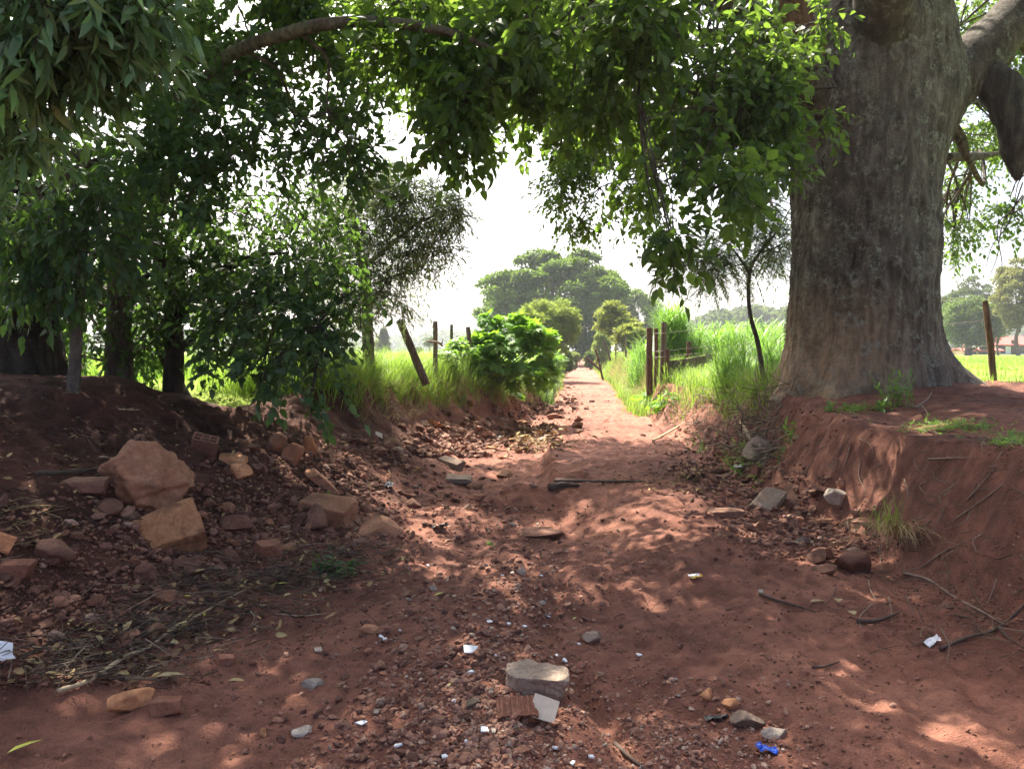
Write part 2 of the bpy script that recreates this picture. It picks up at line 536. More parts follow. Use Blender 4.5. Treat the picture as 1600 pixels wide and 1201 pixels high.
def bark_mat(name, dark, mid, light, lichen=None, stretch=.25, sc=9, tan=None, bd=.03, tanbox=None):
    m, nt = mat_new(name)
    v = coords(nt)
    vs = coords(nt, scale=(1, 1, stretch))
    n1 = noise(nt, vs, sc, 8, .65, .4)
    n2 = noise(nt, v, 2.0, 5, .6)
    n3 = noise(nt, v, 45, 4, .7)
    base = ramp(nt, n1.outputs[0], [(.32, dark), (.5, mid), (.70, light)]).outputs[0]
    base = mixc(nt, .6, base, ramp(nt, n2.outputs[0], [(.35, (.65, .63, .62)), (.65, (1.15, 1.15, 1.15))]).outputs[0], 'MULTIPLY')
    base = mixc(nt, .6, base, ramp(nt, n3.outputs[0], [(.35, (.6, .6, .6)), (.65, (1.25, 1.25, 1.25))]).outputs[0], 'MULTIPLY')
    if tan:
        sx = N_(nt, 'ShaderNodeSeparateXYZ'); nt.links.new(v, sx.inputs[0])
        mr = N_(nt, 'ShaderNodeMapRange'); nt.links.new(sx.outputs['Z'], mr.inputs['Value'])
        mr.inputs['From Min'].default_value = tanbox[0]; mr.inputs['From Max'].default_value = tanbox[1]
        mr.inputs['To Min'].default_value = 1; mr.inputs['To Max'].default_value = 0
        mx2 = N_(nt, 'ShaderNodeMapRange'); nt.links.new(sx.outputs['X'], mx2.inputs['Value'])
        mx2.inputs['From Min'].default_value = tanbox[2]; mx2.inputs['From Max'].default_value = tanbox[3]
        mx2.inputs['To Min'].default_value = 1; mx2.inputs['To Max'].default_value = .15
        mu = N_(nt, 'ShaderNodeMath', operation='MULTIPLY'); nt.links.new(mr.outputs[0], mu.inputs[0]); nt.links.new(mx2.outputs[0], mu.inputs[1])
        tn = ramp(nt, n1.outputs[0], [(.33, tuple(c * .45 for c in tan)), (.6, tan)]).outputs[0]
        nb = N_(nt, 'ShaderNodeMath', operation='MULTIPLY'); nt.links.new(mu.outputs[0], nb.inputs[0])
        nt.links.new(ramp(nt, n2.outputs[0], [(.3, (.6,) * 3), (.5, (1,) * 3)]).outputs[0], nb.inputs[1])
        base = mixc(nt, nb.outputs[0], base, tn)
    if lichen:
        n4 = noise(nt, v, 5.5, 6, .7, .5)
        n5 = noise(nt, v, 22, 4, .7, .6)
        lm = mixc(nt, 1, ramp(nt, n4.outputs[0], [(.50, (0,) * 3), (.60, (1,) * 3)]).outputs[0], ramp(nt, n5.outputs[0], [(.45, (0,) * 3), (.58, (.75,) * 3)]).outputs[0], 'MULTIPLY')
        base = mixc(nt, lm, base, lichen)
    h = N_(nt, 'ShaderNodeMath', operation='MULTIPLY_ADD'); nt.links.new(n1.outputs[0], h.inputs[0]); h.inputs[1].default_value = 1.6
    nt.links.new(n3.outputs[0], h.inputs[2])
    finish(nt, base, .9, h.outputs[0], .9, bd, .2)
    return m

def stone_mat(name, a, b, dirt=(.10, .05, .035), dirtamt=.5, sc=6):
    m, nt = mat_new(name)
    v = coords(nt)
    oi = N_(nt, 'ShaderNodeObjectInfo')
    av = N_(nt, 'ShaderNodeVectorMath', operation='ADD'); nt.links.new(v, av.inputs[0]); nt.links.new(oi.outputs['Random'], av.inputs[1])
    n1 = noise(nt, av.outputs[0], sc, 6, .65, .3); n2 = noise(nt, av.outputs[0], sc * 8, 4, .7)
    base = ramp(nt, n1.outputs[0], [(.3, a), (.68, b)]).outputs[0]
    base = mixc(nt, .6, base, ramp(nt, n2.outputs[0], [(.35, (.6, .58, .56)), (.65, (1.2, 1.2, 1.2))]).outputs[0], 'MULTIPLY')
    geo = N_(nt, 'ShaderNodeNewGeometry')
    n3 = noise(nt, av.outputs[0], sc * .8, 4, .6)
    base = mixc(nt, ramp(nt, n3.outputs[0], [(.5, (0,) * 3), (.62, (dirtamt,) * 3)]).outputs[0], base, dirt)
    rv = N_(nt, 'ShaderNodeMapRange'); nt.links.new(oi.outputs['Random'], rv.inputs['Value']); rv.inputs['To Min'].default_value = .7; rv.inputs['To Max'].default_value = 1.25
    hs = N_(nt, 'ShaderNodeHueSaturation'); nt.links.new(base, hs.inputs['Color']); nt.links.new(rv.outputs[0], hs.inputs['Value'])
    h = N_(nt, 'ShaderNodeMath', operation='MULTIPLY_ADD'); nt.links.new(n1.outputs[0], h.inputs[0]); h.inputs[1].default_value = 1.5
    nt.links.new(n2.outputs[0], h.inputs[2])
    finish(nt, hs.outputs[0], .9, h.outputs[0], .7, .012, .25)
    return m

def island_mat(name, stops, rough=.9, bumpsc=60):
    m, nt = mat_new(name)
    geo = N_(nt, 'ShaderNodeNewGeometry')
    col = ramp(nt, geo.outputs['Random Per Island'], stops).outputs[0]
    n2 = noise(nt, coords(nt), bumpsc, 4, .7)
    col = mixc(nt, .6, col, ramp(nt, n2.outputs[0], [(.35, (.6, .6, .6)), (.65, (1.2, 1.2, 1.2))]).outputs[0], 'MULTIPLY')
    finish(nt, col, rough, n2.outputs[0], .5, .006, .25)
    return m

def plain_mat(name, c, rough=.6, var=.3, sc=8, spec=.4, bd=.004):
    m, nt = mat_new(name)
    n1 = noise(nt, coords(nt), sc, 5, .6)
    col = ramp(nt, n1.outputs[0], [(.3, tuple(k * (1 - var) for k in c)), (.7, tuple(min(1, k * (1 + var * .5)) for k in c))]).outputs[0]
    finish(nt, col, rough, n1.outputs[0], .4, bd, spec)
    return m

M = {}
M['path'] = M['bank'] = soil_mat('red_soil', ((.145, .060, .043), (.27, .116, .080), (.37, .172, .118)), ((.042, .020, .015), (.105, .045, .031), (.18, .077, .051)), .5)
M['big_bark'] = bark_mat('old_bark', (.036, .030, .025), (.105, .090, .076), (.20, .178, .152), lichen=(.26, .27, .225), stretch=.26, sc=11,
                         tan=(.36, .245, .155), tanbox=(.45, 1.5, -.3, .5), bd=.03)
M['limb_bark'] = bark_mat('limb_bark', (.03, .023, .019), (.08, .064, .052), (.15, .128, .105), lichen=(.21, .22, .18), stretch=.5, sc=9)
M['warm_bark'] = bark_mat('warm_bark', (.07, .04, .026), (.17, .10, .068), (.27, .17, .12), stretch=.5, sc=10)
M['dark_bark'] = bark_mat('dark_bark', (.02, .017, .015), (.055, .045, .038), (.10, .085, .07), stretch=.2, sc=12)
M['grey_bark'] = bark_mat('grey_bark', (.06, .05, .042), (.14, .12, .10), (.22, .19, .16), stretch=.35, sc=14)
M['post'] = bark_mat('weathered_wood', (.05, .036, .028), (.15, .115, .09), (.26, .21, .17), stretch=.05, sc=40, bd=.008)
M['post_red'] = bark_mat('red_weathered_wood', (.04, .02, .014), (.12, .065, .045), (.21, .125, .09), stretch=.05, sc=40, bd=.008)
M['leaf_big'] = leaf_mat('leaf_big', (.026, .056, .018), (.066, .118, .032), (.21, .35, .04), .46)
M['leaf_left'] = leaf_mat('leaf_left', (.065, .14, .066), (.145, .245, .12), (.16, .29, .06), .32, .33, .5)
M['leaf_dark'] = leaf_mat('leaf_dark', (.020, .050, .022), (.052, .108, .042), (.16, .30, .045), .38)
M['leaf_willow'] = leaf_mat('leaf_willow', (.055, .085, .045), (.12, .165, .085), (.30, .40, .14), .46)
M['leaf_feather'] = leaf_mat('leaf_feather', (.08, .14, .075), (.14, .21, .11), (.26, .38, .13), .5)
M['leaf_dome'] = leaf_mat('leaf_dome', (.035, .075, .016), (.11, .18, .036), (.16, .26, .03), .3, .6, .2, .25)
M['leaf_pale'] = leaf_mat('leaf_pale', (.11, .17, .035), (.21, .27, .075), (.26, .34, .06), .4, .6, .2, .6)
M['leaf_yellow'] = leaf_mat('leaf_yellow', (.10, .16, .035), (.21, .235, .06), (.28, .33, .06), .4, .6, .2, .8)
M['leaf_castor'] = leaf_mat('leaf_castor', (.045, .12, .02), (.115, .24, .04), (.24, .46, .03), .42, .6, .2)
M['leaf_far'] = leaf_mat('leaf_far', (.035, .065, .03), (.085, .13, .045), (.12, .17, .04), .3, .7, .1, .15)
M['leaf_eucalypt'] = leaf_mat('leaf_eucalypt', (.10, .13, .045), (.19, .20, .07), (.22, .23, .06), .35, .7, .1, .2)
M['grass'] = leaf_mat('grass_blades', (.09, .17, .028), (.24, .34, .06), (.26, .42, .05), .4, .5, .3, .9)
M['dry_grass'] = leaf_mat('dry_grass', (.25, .19, .09), (.42, .34, .18), (.35, .28, .12), .3, .7, .2)
M['cane'] = leaf_mat('cane_leaf', (.07, .16, .03), (.16, .30, .055), (.22, .42, .05), .4, .45, .4, .8)
M['weed'] = leaf_mat('weed_leaf', (.07, .15, .03), (.17, .29, .06), (.22, .40, .05), .4, .5, .3, 3)
M['stone'] = stone_mat('reddish_stone', (.17, .08, .052), (.29, .155, .105))
M['boulder'] = stone_mat('boulder_stone', (.26, .115, .062), (.43, .225, .135), sc=4)
M['orange_stone'] = stone_mat('orange_stone', (.42, .18, .08), (.60, .31, .155), sc=5, dirtamt=.6)
M['grey_stone'] = stone_mat('grey_stone', (.20, .142, .105), (.31, .235, .18))
M['pale_stone'] = stone_mat('pale_stone', (.34, .28, .225), (.50, .43, .36), dirtamt=.3)
M['brick'] = stone_mat('fired_clay', (.22, .092, .058), (.36, .165, .105), dirtamt=.5)
M['clod'] = stone_mat('earth_clod', (.12, .056, .038), (.21, .105, .072), dirtamt=.3)
M['concrete'] = stone_mat('old_concrete', (.25, .185, .14), (.38, .30, .235), sc=8, dirtamt=.45)
M['gravel'] = island_mat('mixed_gravel', [(0, (.14, .07, .05)), (.3, (.23, .12, .085)), (.6, (.30, .18, .13)), (.8, (.38, .17, .10)), (.95, (.42, .33, .26)), (1, (.20, .15, .12))])
M['rubble'] = island_mat('broken_rubble', [(0, (.09, .042, .03)), (.4, (.17, .083, .058)), (.7, (.25, .135, .095)), (.9, (.30, .14, .085)), (1, (.34, .24, .18))])
M['crumb'] = island_mat('earth_crumbs', [(0, (.10, .045, .03)), (.5, (.19, .085, .055)), (1, (.30, .15, .10))])
M['twig'] = island_mat('dry_twigs', [(0, (.035, .026, .02)), (.5, (.09, .066, .05)), (.85, (.17, .13, .095)), (1, (.30, .235, .165))])
M['brush'] = island_mat('dry_brush_wood', [(0, (.09, .065, .05)), (.5, (.19, .145, .11)), (1, (.36, .29, .22))])
M['litter'] = island_mat('dead_leaves', [(0, (.07, .04, .025)), (.45, (.17, .10, .055)), (.8, (.32, .21, .10)), (1, (.44, .34, .16))])
M['stick'] = plain_mat('dry_stick', (.22, .15, .11), .85, .4, 25)
M['pale_stick'] = plain_mat('peeled_stick', (.42, .32, .20), .8, .4, 25)
M['dark_stick'] = plain_mat('dark_stick', (.08, .055, .042), .9, .4, 25)
M['ceramic'] = plain_mat('glazed_white', (.72, .74, .76), .35, .12, 20)
M['tile'] = plain_mat('beige_tile', (.56, .47, .36), .5, .12, 30)
M['yellow_leaf'] = plain_mat('yellow_leaf', (.42, .42, .06), .5, .25, 20)
M['brown_leaf'] = plain_mat('brown_leaf', (.30, .23, .12), .7, .3, 30)
M['blue'] = plain_mat('blue_plastic', (.02, .09, .50), .35, .2, 20, .5)
M['white_plastic'] = plain_mat('white_plastic', (.78, .78, .80), .4, .12, 20, .5)
M['yellow_plastic'] = plain_mat('yellow_plastic', (.62, .43, .05), .4, .15, 20, .5)
M['red_plastic'] = plain_mat('red_plastic', (.45, .02, .03), .4, .15, 20, .5)
M['black_plastic'] = plain_mat('black_plastic', (.012, .013, .016), .35, .2, 20, .5)
M['wire'] = plain_mat('rusty_wire', (.10, .07, .055), .6, .3, 30)
M['roof'] = plain_mat('red_roof', (.42, .09, .07), .8, .2, 2)
M['wall'] = plain_mat('plaster_wall', (.62, .45, .33), .9, .15, 1)
M['window'] = plain_mat('dark_window', (.03, .035, .04), .2, .2, 3)

def field_mat():
    m, nt = mat_new('field_grass')
    v = coords(nt)
    n1 = noise(nt, v, .12, 5, .6); n2 = noise(nt, v, 3, 5, .7); n3 = noise(nt, v, 40, 3, .7)
    a = ramp(nt, n1.outputs[0], [(.3, (.13, .22, .035)), (.55, (.20, .28, .05)), (.75, (.29, .29, .075))]).outputs[0]
    a = mixc(nt, .6, a, ramp(nt, n2.outputs[0], [(.35, (.6, .65, .5)), (.65, (1.15, 1.1, 1.1))]).outputs[0], 'MULTIPLY')
    a = mixc(nt, .6, a, ramp(nt, n3.outputs[0], [(.35, (.6, .6, .6)), (.65, (1.2, 1.2, 1.2))]).outputs[0], 'MULTIPLY')
    finish(nt, a, 1.0, n3.outputs[0], .8, .03, .1)
    return m
M['field'] = field_mat()

# ------------------------------------------------------------------ ground: one continuous relief, cut along the edges of path and field
def grid_axis_x():
    c = np.arange(-6.2, 6.2, .026)
    r = 6.2 + np.cumsum(np.geomspace(.03, 120, 110))
    return np.concatenate([-r[::-1], c, r])
def grid_axis_y():
    b = -np.cumsum(np.geomspace(.06, 40, 30))[::-1] + 2.2
    c = np.arange(2.2, 10, .024)
    d = [10.0]
    while d[-1] < 1500: d.append(d[-1] * 1.0042 if d[-1] < 60 else d[-1] * 1.03)
    return np.concatenate([b, c, np.array(d)])
xs, ys = grid_axis_x(), grid_axis_y()
XX, YY = np.meshgrid(xs, ys)
ZZ = H(XX.ravel(), YY.ravel()).reshape(XX.shape)
GV = np.stack([XX, YY, ZZ], -1).reshape(-1, 3)
nx, ny = len(xs), len(ys)
qi = (np.arange(ny - 1)[:, None] * nx + np.arange(nx - 1)[None]).ravel()
GQ = np.stack([qi, qi + 1, qi + nx + 1, qi + nx], -1)
fx = (XX[:-1, :-1] + XX[1:, 1:]).ravel() / 2; fy = (YY[:-1, :-1] + YY[1:, 1:]).ravel() / 2
pL, pM, phm, pT, pht, pR, pRM, pRT, prh = profile(fy)
jt = .12 * fbm2(fx * 2, fy * 2, 3)
is_path = (fx > pL + jt) & (fx < pR + jt) & (fy < 160)
is_field = ~is_path & (((fx < pT - .25 + jt * 2) & (fy > 9.6 + jt * 4)) | ((fx > pRT + 1.0 + jt * 3) & (fy > 12.5)) | (fx < -9 + jt * 4) | (fx > 8.2 + jt * 4) | (fy > 160))
vx, vy = GV[:, 0], GV[:, 1]
vL, vM, vhm, vT, vht, vR, vRM, vRT, vrh = profile(vy)
nzz = .5 * fbm2(vx * 1.1, vy * 1.1, 4)
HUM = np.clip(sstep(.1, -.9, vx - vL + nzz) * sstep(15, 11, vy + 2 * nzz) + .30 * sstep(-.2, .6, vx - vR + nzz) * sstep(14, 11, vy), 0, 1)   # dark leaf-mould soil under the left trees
def sub_sheet(name, mask, m):
    q = GQ[mask]
    used, inv = np.unique(q, return_inverse=True)
    me = mesh(name, GV[used], [inv.reshape(q.shape)], m, True)
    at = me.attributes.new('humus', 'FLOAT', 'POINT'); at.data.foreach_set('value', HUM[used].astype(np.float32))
    return tag(obj(name, me), kind='structure')
tag(sub_sheet('path', is_path, M['path']), 'eroded red dirt path running between two earth banks')
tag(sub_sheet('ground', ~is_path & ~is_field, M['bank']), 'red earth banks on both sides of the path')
tag(sub_sheet('field', is_field, M['field']), 'green fields spreading out beyond the banks')

# ------------------------------------------------------------------ the great tree on the right bank
def mpx(px, d): return px * d / F
def leafcloud(lg, tg, ells, per, leafL, leafW, seed, nl=9, L=(.25, .5), thr=.42, freq=1.4, droop=.35, spread=.9, fall=.5, drip=.5, twig=.004, curl=.25, jit=.35, hollow=0.0):
    """ells: (centre, (rx,ry,rz), weight) -> leafy twigs in clumps with gaps between them"""
    r = rng(seed)
    for (c, rad, w) in ells:
        n = int(per * w)
        p = r.normal(size=(n * 4, 3)); p = nrm(p) * (r.uniform(hollow, 1, (n * 4, 1)) ** (1 / 2.2))
        q = np.asarray(c) + p * np.asarray(rad)
        k = vn(q[:, 0] * freq + seed, q[:, 1] * freq, q[:, 2] * freq) * .65 + vn(q[:, 0] * freq * 2.6, q[:, 1] * freq * 2.6 + seed, q[:, 2] * freq * 2.6) * .35
        q = q[k > thr][:n]; p = p[k > thr][:n]
        d = p * .6 + r.normal(0, .55, q.shape) + np.array([0, 0, -drip])
        sprays(lg, tg, q, d, r.uniform(L[0], L[1], len(q)), nl, leafL, leafW, r, droop, spread, fall, curl, twig, jit)

def E(u, v, d, ru, rv, rd, w=1.0):
    return (P(u, v, d), (mpx(ru, d), rd, mpx(rv, d)), w)

def connect(g, limbs, ells, r0, seed, n=7, maxd=9):
    """secondary limbs from the main limbs to every leaf clump"""
    r = rng(seed)
    pts = np.concatenate([catmull(l, 24) for l in limbs])
    for (c, rad, w) in ells:
        c = np.asarray(c)
        dd = np.linalg.norm(pts - c, axis=1) + .7 * np.maximum(0, pts[:, 2] - c[2])
        a = pts[dd.argmin()]
        if np.linalg.norm(a - c) > maxd: continue
        ln = np.linalg.norm(a - c)
        m1 = a * .62 + c * .38 + r.normal(0, .10 * ln, 3) + np.array([0, 0, .10 * ln])
        m2 = a * .28 + c * .72 + r.normal(0, .08 * ln, 3) + np.array([0, 0, .06 * ln])
        tube(g, [a, m1, m2, c], [r0 * (.6 + .08 * ln), r0 * .5, r0 * .3, .008], n, 16, .12, True, seed)
        for k in range(5):
            e = c + r.normal(size=3) * np.asarray(rad) * .62
            s_ = [a * .45 + c * .55, m2, c][k % 3]
            mm = (s_ + e) / 2 + r.normal(0, .12, 3)
            tube(g, [m2, mm, e], [r0 * .28, r0 * .16, .005], 5, 9, .1, False, seed)

TC = np.array([4.27, 9.5]); TB = 1.0
bigtree = thing('old_tree', (TC[0], TC[1], TB), 'massive old tree with broad grey buttressed trunk standing on the right bank', 'tree')
def big_trunk():
    nz, nt_ = 330, 300
    z = np.concatenate([np.linspace(-.45, 5.4, 290), np.linspace(5.45, 9.5, 40)])
    th = np.linspace(0, 2 * pi, nt_, endpoint=False)
    Z, TH = np.meshgrid(z, th, indexing='ij')
    h = np.maximum(Z, -.2)
    r0 = np.interp(Z, [-.45, .2, .6, 1.2, 2.2, 3.0, 3.6, 4.3, 5.2, 6.5, 8, 9.5], [.90, .875, .865, .855, .845, .85, .86, .85, .82, .74, .6, .45])
    cx = np.interp(z, [-.45, 0, 1.2, 3, 4, 5.2, 9.5], [0, 0, .03, .07, .09, .14, .35])
    def lobe(t0, w, a, hh): 
        d = np.angle(np.exp(1j * (TH - t0)))
        return a * np.exp(-(d / w) ** 2) * np.exp(-np.maximum(h, 0) / hh)
    rr = r0 + lobe(0.05, .40, 1.15, .42) + lobe(pi + .12, .26, .22, .26) + lobe(-2.25, .20, .22, .20) + lobe(-1.45, .22, .24, .18) + lobe(-.75, .22, .26, .28) + lobe(2.2, .4, .5, .5) + lobe(1.1, .4, .5, .5)
    rr = rr - .05 * np.exp(-(np.angle(np.exp(1j * (TH + 1.85))) / .13) ** 2) * np.exp(-h / 1.0) - .05 * np.exp(-(np.angle(np.exp(1j * (TH + .45))) / .12) ** 2) * np.exp(-h / 1.6)
    # shoulders where the great limbs leave
    rr = rr + .30 * np.exp(-(np.angle(np.exp(1j * (TH + .1))) / .55) ** 2 - ((Z - 3.75) / .62) ** 2) + .16 * np.exp(-(np.angle(np.exp(1j * (TH - pi))) / .6) ** 2 - ((Z - 3.7) / .6) ** 2)
    X, Y = np.cos(TH), np.sin(TH)
    # lengthwise fissures, bumps, the healed scar
    fis = fbm3(X * 7 + 3, Y * 7, Z * 1.1, 4, .6)
    fis2 = fbm3(X * 19, Y * 19 + 5, Z * 2.6, 3, .6)
    rr = rr + .015 * fis + .013 * fis2 + .05 * fbm3(X * 1.6, Y * 1.6, Z * 1.1, 3) + .012 * fbm3(X * 30, Y * 30, Z * 24, 2) - .016 * np.clip(fbm3(X * 11 + 9, Y * 11, Z * 1.6 + 4, 3) - .12, 0, 1) * 4 * .3 + .018 * fbm3(X * 9, Y * 9, Z * 7 + 3, 3)
    ts = -2.02; zs = 1.5
    e = np.sqrt((np.angle(np.exp(1j * (TH - ts))) / .24) ** 2 + ((Z - zs - .10) / .26) ** 2)
    rr = rr + .035 * np.exp(-((e - 1) / .20) ** 2) - .022 * np.exp(-(e / .75) ** 4)
    e2 = np.sqrt((np.angle(np.exp(1j * (TH + 1.62))) / .12) ** 2 + ((Z - zs + .05) / .16) ** 2)
    rr = rr - .035 * np.exp(-(e2 / .9) ** 4) + .02 * np.exp(-((e2 - 1.15) / .2) ** 2)
    for (t1, z1) in ((-1.95, .95), (-1.6, 1.2), (-2.35, .8), (-1.7, .7), (-2.2, 1.05), (-1.35, .95), (-1.1, 1.35)):
        rr = rr - .022 * np.exp(-(np.angle(np.exp(1j * (TH - t1))) / .035) ** 2 - ((Z - z1) / .03) ** 2)
    # two knots high up
    for (t1, z1, s1) in ((-1.35, 4.72, .075), (-1.62, 3.15, .06), (-1.9, 2.55, .05)):
        e3 = np.sqrt((np.angle(np.exp(1j * (TH - t1))) / (s1 * 1.3)) ** 2 + ((Z - z1) / s1) ** 2)
        rr = rr + .025 * np.exp(-((e3 - 1) / .35) ** 2) - .012 * np.exp(-e3 ** 2)
    V = np.stack([X * rr + cx[:, None], Y * rr * .96, Z], -1).reshape(-1, 3)
    i = np.arange(nz - 1)[:, None] * nt_; j = np.arange(nt_)[None]; j2 = (j + 1) % nt_
    q = np.stack([i + j, i + j2, i + nt_ + j2, i + nt_ + j], -1).reshape(-1, 4)
    return obj('trunk', mesh('trunk', V, [q], M['big_bark'], True), bigtree)
big_trunk()
O_big = np.array([TC[0], TC[1], TB])
def PB(u, v, d=9.5): return P(u, v, d)
LIMB_R = [PB(1400, 190, 9.5), PB(1490, 125, 9.5), PB(1560, 55, 9.6), PB(1640, -40, 9.9), PB(1760, -170, 10.6)]
LIMB_L = [PB(1330, 215, 9.4), PB(1265, 140, 9.0), PB(1180, 40, 8.4), PB(1080, -40, 7.8), PB(950, -110, 7.2)]
LIMB_L2 = [PB(1330, 300, 9.6), PB(1248, 235, 9.9), PB(1190, 170, 10.6), PB(1120, 130, 11.2), PB(1062, 165, 11.6), PB(1005, 235, 12.0)]
LIMB_L3 = [PB(1065, 160, 11.6), PB(1000, 185, 11.6), PB(930, 160, 11.4), PB(880, 190, 11.2)]
LIMB_B = [PB(1350, 120, 9.9), PB(1330, -40, 11), PB(1240, -190, 13), PB(1100, -280, 15)]
LIMB_F = [PB(1380, 60, 9.0), PB(1380, -180, 7.6), PB(1250, -420, 6.2), PB(1000, -800, 4.8)]
LIMB_S = [PB(1290, 100, 9.3), PB(1255, 60, 9.1), PB(1232, 0, 9.0), PB(1215, -60, 9.0)]
for pts, rad, mt in ((LIMB_R, [.44, .35, .29, .24, .16], 'limb_bark'), (LIMB_L, [.34, .24, .19, .15, .09], 'limb_bark'),
                     (LIMB_L2, [.26, .19, .16, .14, .12, .05], 'warm_bark'), (LIMB_L3, [.09, .07, .05, .02], 'warm_bark'),
                     (LIMB_B, [.36, .28, .2, .1], 'limb_bark'), (LIMB_F, [.34, .26, .18, .08], 'limb_bark'), (LIMB_S, [.22, .20, .17, .14], 'warm_bark')):
    g = Geo(); tube(g, pts, rad, 20, None, .10, True, 3, 5)
    g.build('limb', M[mt], bigtree, O_big)
g = Geo()   # the dead stub hanging beneath the right limb
tube(g, [PB(1530, 105, 9.45), PB(1565, 140, 9.3), PB(1583, 200, 9.25), PB(1588, 250, 9.25), PB(1590, 282, 9.25)], [.16, .21, .19, .17, .10, .03], 18, 60, .30, True, 8, 9)
g.build('dead_stub', M['dark_bark'], bigtree, O_big)

r = rng(5)
ells = [
    # drooping masses left of the trunk
    E(1080, 285, 6.4, 85, 70, .5, .95), E(1048, 370, 6.3, 34, 42, .25, .30), E(1120, 225, 6.9, 80, 60, .6, .8), E(1170, 300, 7.4, 36, 50, .3, .28),
    E(1000, 270, 8.6, 45, 50, .5, .35), E(1060, 60, 7.0, 150, 70, 1.0, 1.9), E(1110, 150, 7.6, 110, 60, .8, 1.0), E(1200, 40, 8.0, 80, 50, .5, .6),
    # centre canopy
    E(900, 60, 7.0, 150, 70, 1.0, 2.2), E(890, 160, 7.4, 90, 65, .7, 1.0), E(770, 70, 6.8, 130, 75, 1.0, 1.8), E(740, 160, 6.6, 70, 55, .55, .75),
    E(695, 215, 6.4, 42, 40, .4, .35), E(640, 90, 6.6, 90, 70, .8, .9), E(830, 130, 8.4, 120, 80, 1.0, 1.0),
    E(560, 30, 7.4, 120, 50, 1.0, 1.1), E(985, 130, 9.2, 90, 70, .9, .8), E(960, 20, 8.5, 160, 40, 1.2, 1.2)]
ells_deep = [E(690, 110, 15, 90, 50, 1.3, 1.), E(800, 120, 15.5, 90, 55, 1.3, 1.), E(900, 100, 16, 80, 50, 1.3, 1.), E(760, 40, 14.5, 100, 50, 1.3, 1.), E(880, 30, 15.5, 100, 40, 1.3, 1.), E(980, 60, 16.5, 80, 50, 1.3, .8), E(640, 60, 14, 70, 50, 1.3, .8), E(850, 140, 14, 70, 40, 1.0, .7),  # deeper clumps, added so their shadow covers the middle of the path
    E(700, 25, 12.5, 70, 40, 1.2, .9), E(780, 10, 13, 80, 40, 1.2, 1.), E(860, 10, 12.5, 80, 40, 1.2, 1.), E(640, 15, 11.5, 70, 40, 1.2, .9), E(930, 25, 13.5, 80, 40, 1.2, 1.), E(1000, 15, 12, 80, 40, 1.2, 1.)]
ells_far = [E(905, 245, 12, 55, 60, .9, 1.0), E(880, 300, 11.8, 36, 45, .6, .5), E(905, 340, 11.8, 40, 25, .5, .3), E(985, 250, 12.2, 60, 60, .9, .8), E(1010, 330, 12, 40, 36, .7, .35), E(935, 190, 12.4, 80, 50, 1.0, .8), E(1075, 215, 12.6, 70, 70, 1.0, .9)]
ells_near = [E(1140, 130, 7.2, 60, 70, .35, .75), E(1195, 165, 7.3, 50, 60, .35, .7), E(1225, 120, 7.4, 30, 40, .25, .3), E(1235, 225, 7.4, 26, 30, .2, .16), E(1285, 30, 7.6, 16, 16, .12, .06), E(1290, 175, 7.4, 10, 14, .1, .035)]
ells_right = [E(1520, 40, 14, 70, 60, 1.2, .7), E(1510, 215, 14, 50, 55, 1.0, .45), E(1500, 285, 13.6, 40, 25, .6, .2), E(1585, 90, 13.5, 40, 60, .8, .4), E(1590, 320, 12.5, 25, 30, .4, .14), E(1515, 345, 12.5, 30, 14, .4, .09), E(1485, 390, 13, 26, 10, .4, .07), E(1478, 350, 13, 16, 14, .3, .06), E(1580, 210, 14, 40, 40, .7, .25), E(1650, 150, 13, 60, 120, 1.4, .7)]
ells_top = []
for i in range(70):       # the rest of the crown, above the picture: it is what shades the path
    x, y = r.uniform(-5.5, 9.5), r.uniform(3.0, 18.0)
    z = 7.6 + 1.6 * r.uniform() + .08 * (y - 5) * (y > 5) + (1.2 if y < 6 else 0)
    if z - EYE < (.50 * y): z = EYE + .50 * y + r.uniform(0, .9)
    ells_top.append((np.array([x, y, z]), (1.3, 1.3, .6), 1.0))
for i in range(26):  # more unseen clumps, added overhead to shade the left foreground
    ells_top.append((np.array([r.uniform(-5.5, -.2), r.uniform(5.2, 9.5), r.uniform(6.3, 7.6)]), (1.2, 1.2, .6), 1.0))
lg, tg = Geo(), Geo()
leafcloud(lg, tg, ells, 104, .125, .066, 11, 9, (.2, .42), .53, 2.1, .25, 1.0, .4, .25, jit=.5)
leafcloud(lg, tg, ells_near, 260, .105, .050, 12, 9, (.2, .36), .36, 2.2, .35, 1.0, .5, .4, jit=.5)
leafcloud(lg, tg, ells_far, 210, .085, .045, 13, 9, (.22, .42), .50, 2.0, .3, .9, .45, .35)
leafcloud(lg, tg, ells_right, 420, .09, .048, 14, 9, (.25, .5), .43, 1.6, .3, .9, .45, .35)
leafcloud(lg, None, ells_top, 33, .19, .10, 15, 8, (.35, .6), .40, 1.1, .25, .9, .3, .2)
leafcloud(lg, tg, ells_deep, 190, .14, .07, 16, 9, (.3, .5), .42, 1.5, .25, .9, .35, .25, jit=.45)
lg.build('crown', M['leaf_big'], bigtree, O_big)
bg_ = Geo()
connect(bg_, [LIMB_L, LIMB_L2, LIMB_L3, LIMB_B, LIMB_S], ells + ells_far, .036, 21)
connect(bg_, [LIMB_B, LIMB_L], ells_deep, .05, 24)
connect(bg_, [LIMB_L, LIMB_S], ells_near, .03, 22)
connect(bg_, [LIMB_R], ells_right, .06, 23)
tube(bg_, [PB(1480, 245, 9.6), PB(1520, 245, 11), PB(1560, 240, 12.5)], [.05, .07, .03], 8, 14, .1)
tube(bg_, [PB(1470, 70, 9.6), PB(1500, 85, 10.5), PB(1550, 58, 11.5)], [.06, .06, .03], 8, 14, .1)
